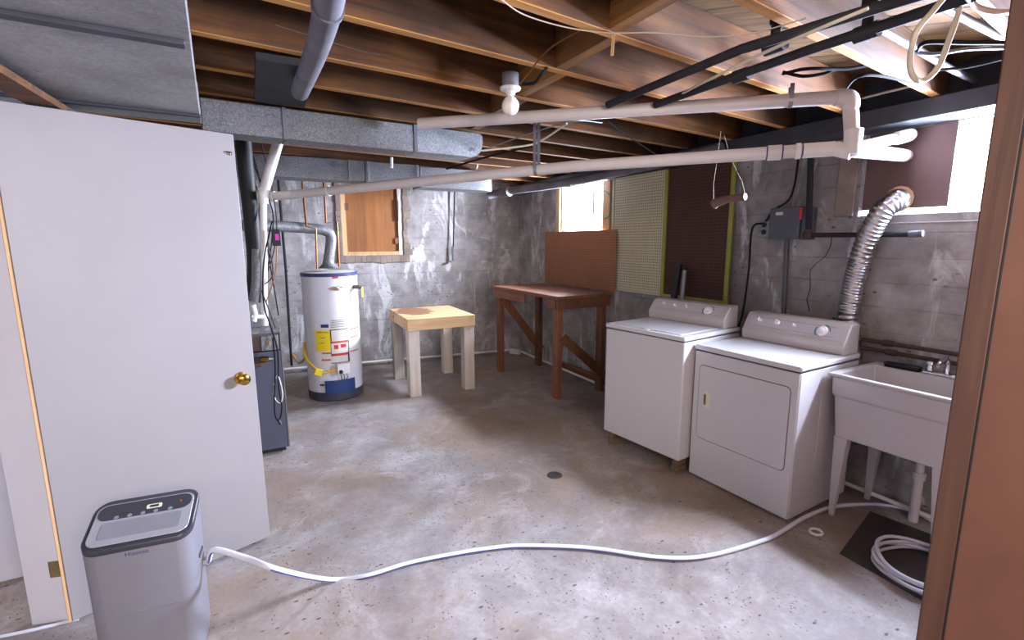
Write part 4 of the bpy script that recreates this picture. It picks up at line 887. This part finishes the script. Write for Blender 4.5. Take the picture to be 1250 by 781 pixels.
cko = MB(); 
for a_, b_ in zip(ck[:-1], ck[1:]): cko.bar(a_, b_, .004, .004, up=(1, 0, 0))
ckk = obj('crack', cko, MT['black'], wr)
hr_ = thing('hanging_tube', dep(890, 245, 2.55), 0, 'cardboard tube hung on strings in front of the dark pegboard', 'cardboard tube'); o3 = Vector(hr_.location)
a, b = dep(871, 250, 2.6)-o3, dep(910, 240, 2.45)-o3
obj('tube', MB().tube([a, a.lerp(b, .1)+Vector((0, 0, .008)), a.lerp(b, .5)+Vector((0, 0, .012)), b], [.026, .024, .019, .018], 16), MT['mauve'], hr_, smooth=True)
obj('string', MB().tube([a+Vector((0, 0, .01)), dep(871, 225, 2.6)-o3, dep(876, 190, 2.6)-o3, dep(880, 160, 2.6)-o3], .0012, 6), MT['string'], hr_)
obj('string', MB().tube([b, dep(906, 222, 2.46)-o3, dep(893, 196, 2.5)-o3, dep(884, 165, 2.55)-o3], .0012, 6), MT['string'], hr_)
ww = [at(737+10*math.cos(a), 250+17*math.sin(a), 'x', 3.236) for a in [i*2*math.pi/16+.6 for i in range(22)]]
cable('wire_coil', ww, .0045, 'teal', 'green wire coil hanging at the right edge of the far window', 2)
rod = at(555, 228, 'y', 5.95); rb = at(553, 318, 'y', 5.95)
rp = thing('wall_conduit', rb, 0, 'thin dark conduit ending at a tap on the back wall', 'conduit')
obj('rod', MB().tube([(0, 0, 0), rod-rb], .009, 8), MT['blackpipe'], rp, smooth=True)
obj('tap', MB().box(-.05, -.02, -.03, 0, -.02, .0).tube([(-.05, -.01, -.01), (.015, -.01, 0)], .010, 8).tube([(0, 0, 0), (0, 0, .18)], .014, 10), MT['iron'], rp)
# white pipes along the base of the walls
pp = thing('floor_pipe', (0, 0, 0), 0, 'thin white plastic pipe along the foot of the back wall', 'pipe')
y_ = lambda x: ywall(x)-.045
obj('run', MB().tube([(-.9, y_(-.9), .075), (3.16, y_(3.16), .035)], .014, 10), MT['pvc_white'], pp, smooth=True)
obj('end_elbow', MB().tube([(3.16, y_(3.16), .035), (3.20, 5.80, .035), (3.20, 5.74, .035)], .016, 10).tube([(3.07, 5.80, .03), (3.14, 5.66, .03)], .026, 14), MT['pvc'], pp, smooth=True)
p2 = thing('floor_pipe', (3.2, 5.7, 0), 0, 'thin white plastic pipe along the foot of the right wall', 'pipe')
obj('run', MB().tube([(0, 0, .035), (-.03, -1.83, .035)], .014, 10).tube([(-.03, -1.83, .035), (.0, -4.95, .035)], .014, 10), MT['pvc_white'], p2, smooth=True)
obj('tee', MB().tube([(-.027, -1.75, .035), (-.03, -1.80, .035)], .019, 10).tube([(-.03, -1.77, .035), (-.03, -1.77, .09)], .013, 10), MT['pvc_white'], p2, smooth=True)

# ================================================================== DEHUMIDIFIER, HOSES, FLOOR
DQ = Vector((-.425, 2.09, 0))
dh = thing('dehumidifier', DQ, R(-6), 'silver-grey portable dehumidifier standing before the open white door', 'dehumidifier')
hw, hd = .165, .105
def dsec(sx, sy, zf, zb, r=.05, n=5):
    P = []
    for cx, cy, a in ((hw*sx-r, hd*sy-r, 0), (-hw*sx+r, hd*sy-r, 90), (-hw*sx+r, -hd*sy+r, 180), (hw*sx-r, -hd*sy+r, 270)):
        for i in range(n+1):
            x = cx+r*math.cos(R(a+90*i/n)); y = cy+r*math.sin(R(a+90*i/n)); f = (y+hd)/(2*hd)
            P.append((x, y, zf+(zb-zf)*f))
    return P
def loft(secs, cap=True):
    n = len(secs[0]); vs = [v for s_ in secs for v in s_]; fs = [(i*n+k, i*n+(k+1) % n, (i+1)*n+(k+1) % n, (i+1)*n+k) for i in range(len(secs)-1) for k in range(n)]
    if cap: fs += [tuple(range(n-1, -1, -1)), tuple((len(secs)-1)*n+k for k in range(n))]
    return MB().add(vs, fs)
ZF, ZB = .510, .588
obj('body', loft([dsec(.94, .92, .012, .012), dsec(.97, .96, .05, .05), dsec(1, 1, ZF-.02, ZB-.02)]), MT['dehum'], dh, smooth=True)
obj('foot_plate', loft([dsec(.9, .88, 0, 0), dsec(.9, .88, .013, .013)]), MT['dehum_d'], dh)
obj('top_bezel', loft([dsec(1.005, 1.01, ZF-.02, ZB-.02), dsec(1.005, 1.01, ZF-.004, ZB-.004), dsec(.985, .97, ZF, ZB)]), MT['dehum_d'], dh, smooth=True)
sl = math.atan2(ZB-ZF, 2*hd); tm = Matrix.Translation((0, -hd, ZF)) @ Matrix.Rotation(sl, 4, 'X')    # local plane of the slanted top
obj('inner_frame', MB().prism(rrect(-.152, .152, .014, .200, .034), 'z', 0, .004), MT['dehum_l'], dh, bevel=.002).matrix_local = tm
cp_ = obj('control_strip', MB().prism(rrect(-.145, .145, .124, .194, .030), 'z', .004, .0055), MT['dehum_d'], dh); cp_.matrix_local = tm
obj('louvre_recess', MB().prism(rrect(-.122, .122, .040, .112, .012), 'z', .004, .0052), MT['louvre'], dh).matrix_local = tm
for i in range(9): obj('louvre_blade', MB().box(-.12, .12, .041+.0078*i, .0455+.0078*i, .005, .006), MT['louvre'], dh).matrix_local = tm
obj('display', MB().prism([(x, y) for x, y in rrect(.002, .05, .146, .166, .005)], 'z', .0055, .007), MT['display'], cp_)
obj('display_window', MB().box(.012, .040, .151, .161, .007, .0078), MT['black'], cp_)
for i, x in enumerate((-.085, -.045, -.005, .035, .08)): obj('button', MB().lathe([(.0075, 0), (.0075, .0008)], 14, (x, .131, .0055)), MT['louvre'], cp_)
obj('indicator', MB().lathe([(.003, 0), (.003, .001)], 10, (.110, .160, .0055)), MT['led'], cp_)
m = Matrix.Translation((.0, -hd*.99-.0005, .475)) @ Matrix.Rotation(R(90), 4, 'X'); text_obj('Hisense', .022, MT['navy'], dh, m)
obj('seam_line', MB().box(-.10, .12, -hd*1.0, -hd*.97, .25, .2508), MT['louvre'], dh)
obj('side_grip', MB().box(hw*.985, hw+.002, -.03, .03, .36, .375), MT['seam'], dh); obj('hose_port', MB().lathe([(.016, 0), (.016, .012)], 14, (hw*.985, .04, .30), (1, 0, 0)), MT['dehum_l'], dh)
# drain hose: rests on the floor, lifts to the port
pz = lambda x, y, z=.013: at(x, y, 'z', z)
mr6 = Matrix.Rotation(R(-6), 4, 'Z'); port = DQ + mr6 @ Vector((hw+.01, .04, .30))
pd = (port-EYE).dot(FW)
hp = [port, dep(262, 671, pd-.01), dep(300, 681, pd-.05), dep(345, 697, pd-.09), pz(405, 707.5), pz(450, 702), pz(500, 687), pz(560, 675), pz(600, 669), pz(640, 666), pz(720, 669), pz(800, 680), pz(860, 679), pz(930, 660), pz(955, 648), pz(985, 630), pz(1020, 618), pz(1070, 616), pz(1110, 624), pz(1145, 641), pz(1180, 665)]
for q in hp[1:4]: q.z = max(q.z, .014)
ho = thing('drain_hose', pz(640, 666, 0), 0, 'long white hose snaking across the floor from the dehumidifier to the tub', 'hose'); o3 = Vector(ho.location)
obj('hose', MB().tube([p-o3 for p in hp], .0115, 12, 8), MT['hose'], ho, smooth=True)
tow = lambda p: (Vector((EYE.x-p.x, EYE.y-p.y, -.5))).normalized()*.0115
obj('blue_stripe', MB().tube([p-o3+tow(p)*.85 for p in hp], .0042, 6, 8), MT['hose_blue'], ho)
# coiled white hose beside the mat
cc = Vector((2.66, .86, 0)); rr = random.Random(5); pts = []
for i in range(80):
    a = i*2*math.pi/20; rad_ = .20+.022*math.sin(i*.31)+.01*math.sin(i*1.1)
    pts.append(cc+Vector((math.cos(a)*rad_*1.0, math.sin(a)*rad_*1.0, .018+.0155*(i/20)+.003*math.sin(i))))
single('coiled_hose', MB().tube(pts, .0085, 10, 3), MT['hose'], 'coil of white hose on the floor under the laundry tub', 'hose', smooth=True)
rc = pz(996, 649, .006); pts = [rc+Vector((math.cos(a)*.032, math.sin(a)*.028, 0)) for a in [i*2*math.pi/20 for i in range(21)]]
single('plastic_ring', MB().tube(pts, .007, 10), MT['pvc_white'], 'small white plastic ring lying on the floor near the dryer', 'ring', smooth=True)
single('cord_piece', MB().tube([(rc.x-.03, rc.y+.02, .004), (rc.x-.05, rc.y+.05, .004), (rc.x-.06, rc.y+.055, .004)], .003, 6, 4), MT['string'], 'short scrap of wire beside the white plastic ring', 'wire')
single('floor_cable', MB().tube([pz(-20, 781, .006), pz(30, 771, .006), pz(60, 764, .006), pz(96, 755, .006)], .007, 8, 6), MT['hose'], 'white cable on the floor along the foot of the door jamb', 'cable', smooth=True)
fd = thing('floor_drain', (1.677, 2.542, 0), 0, 'small round rusty drain in the concrete floor', 'drain')
obj('rim', MB().lathe([(.052, 0), (.050, .003), (.040, .004), (.038, .0012)], 28, caps=False), MT['rust'], fd, smooth=True)
obj('hole', MB().lathe([(.038, .0), (.038, .0015)], 28), MT['black'], fd)
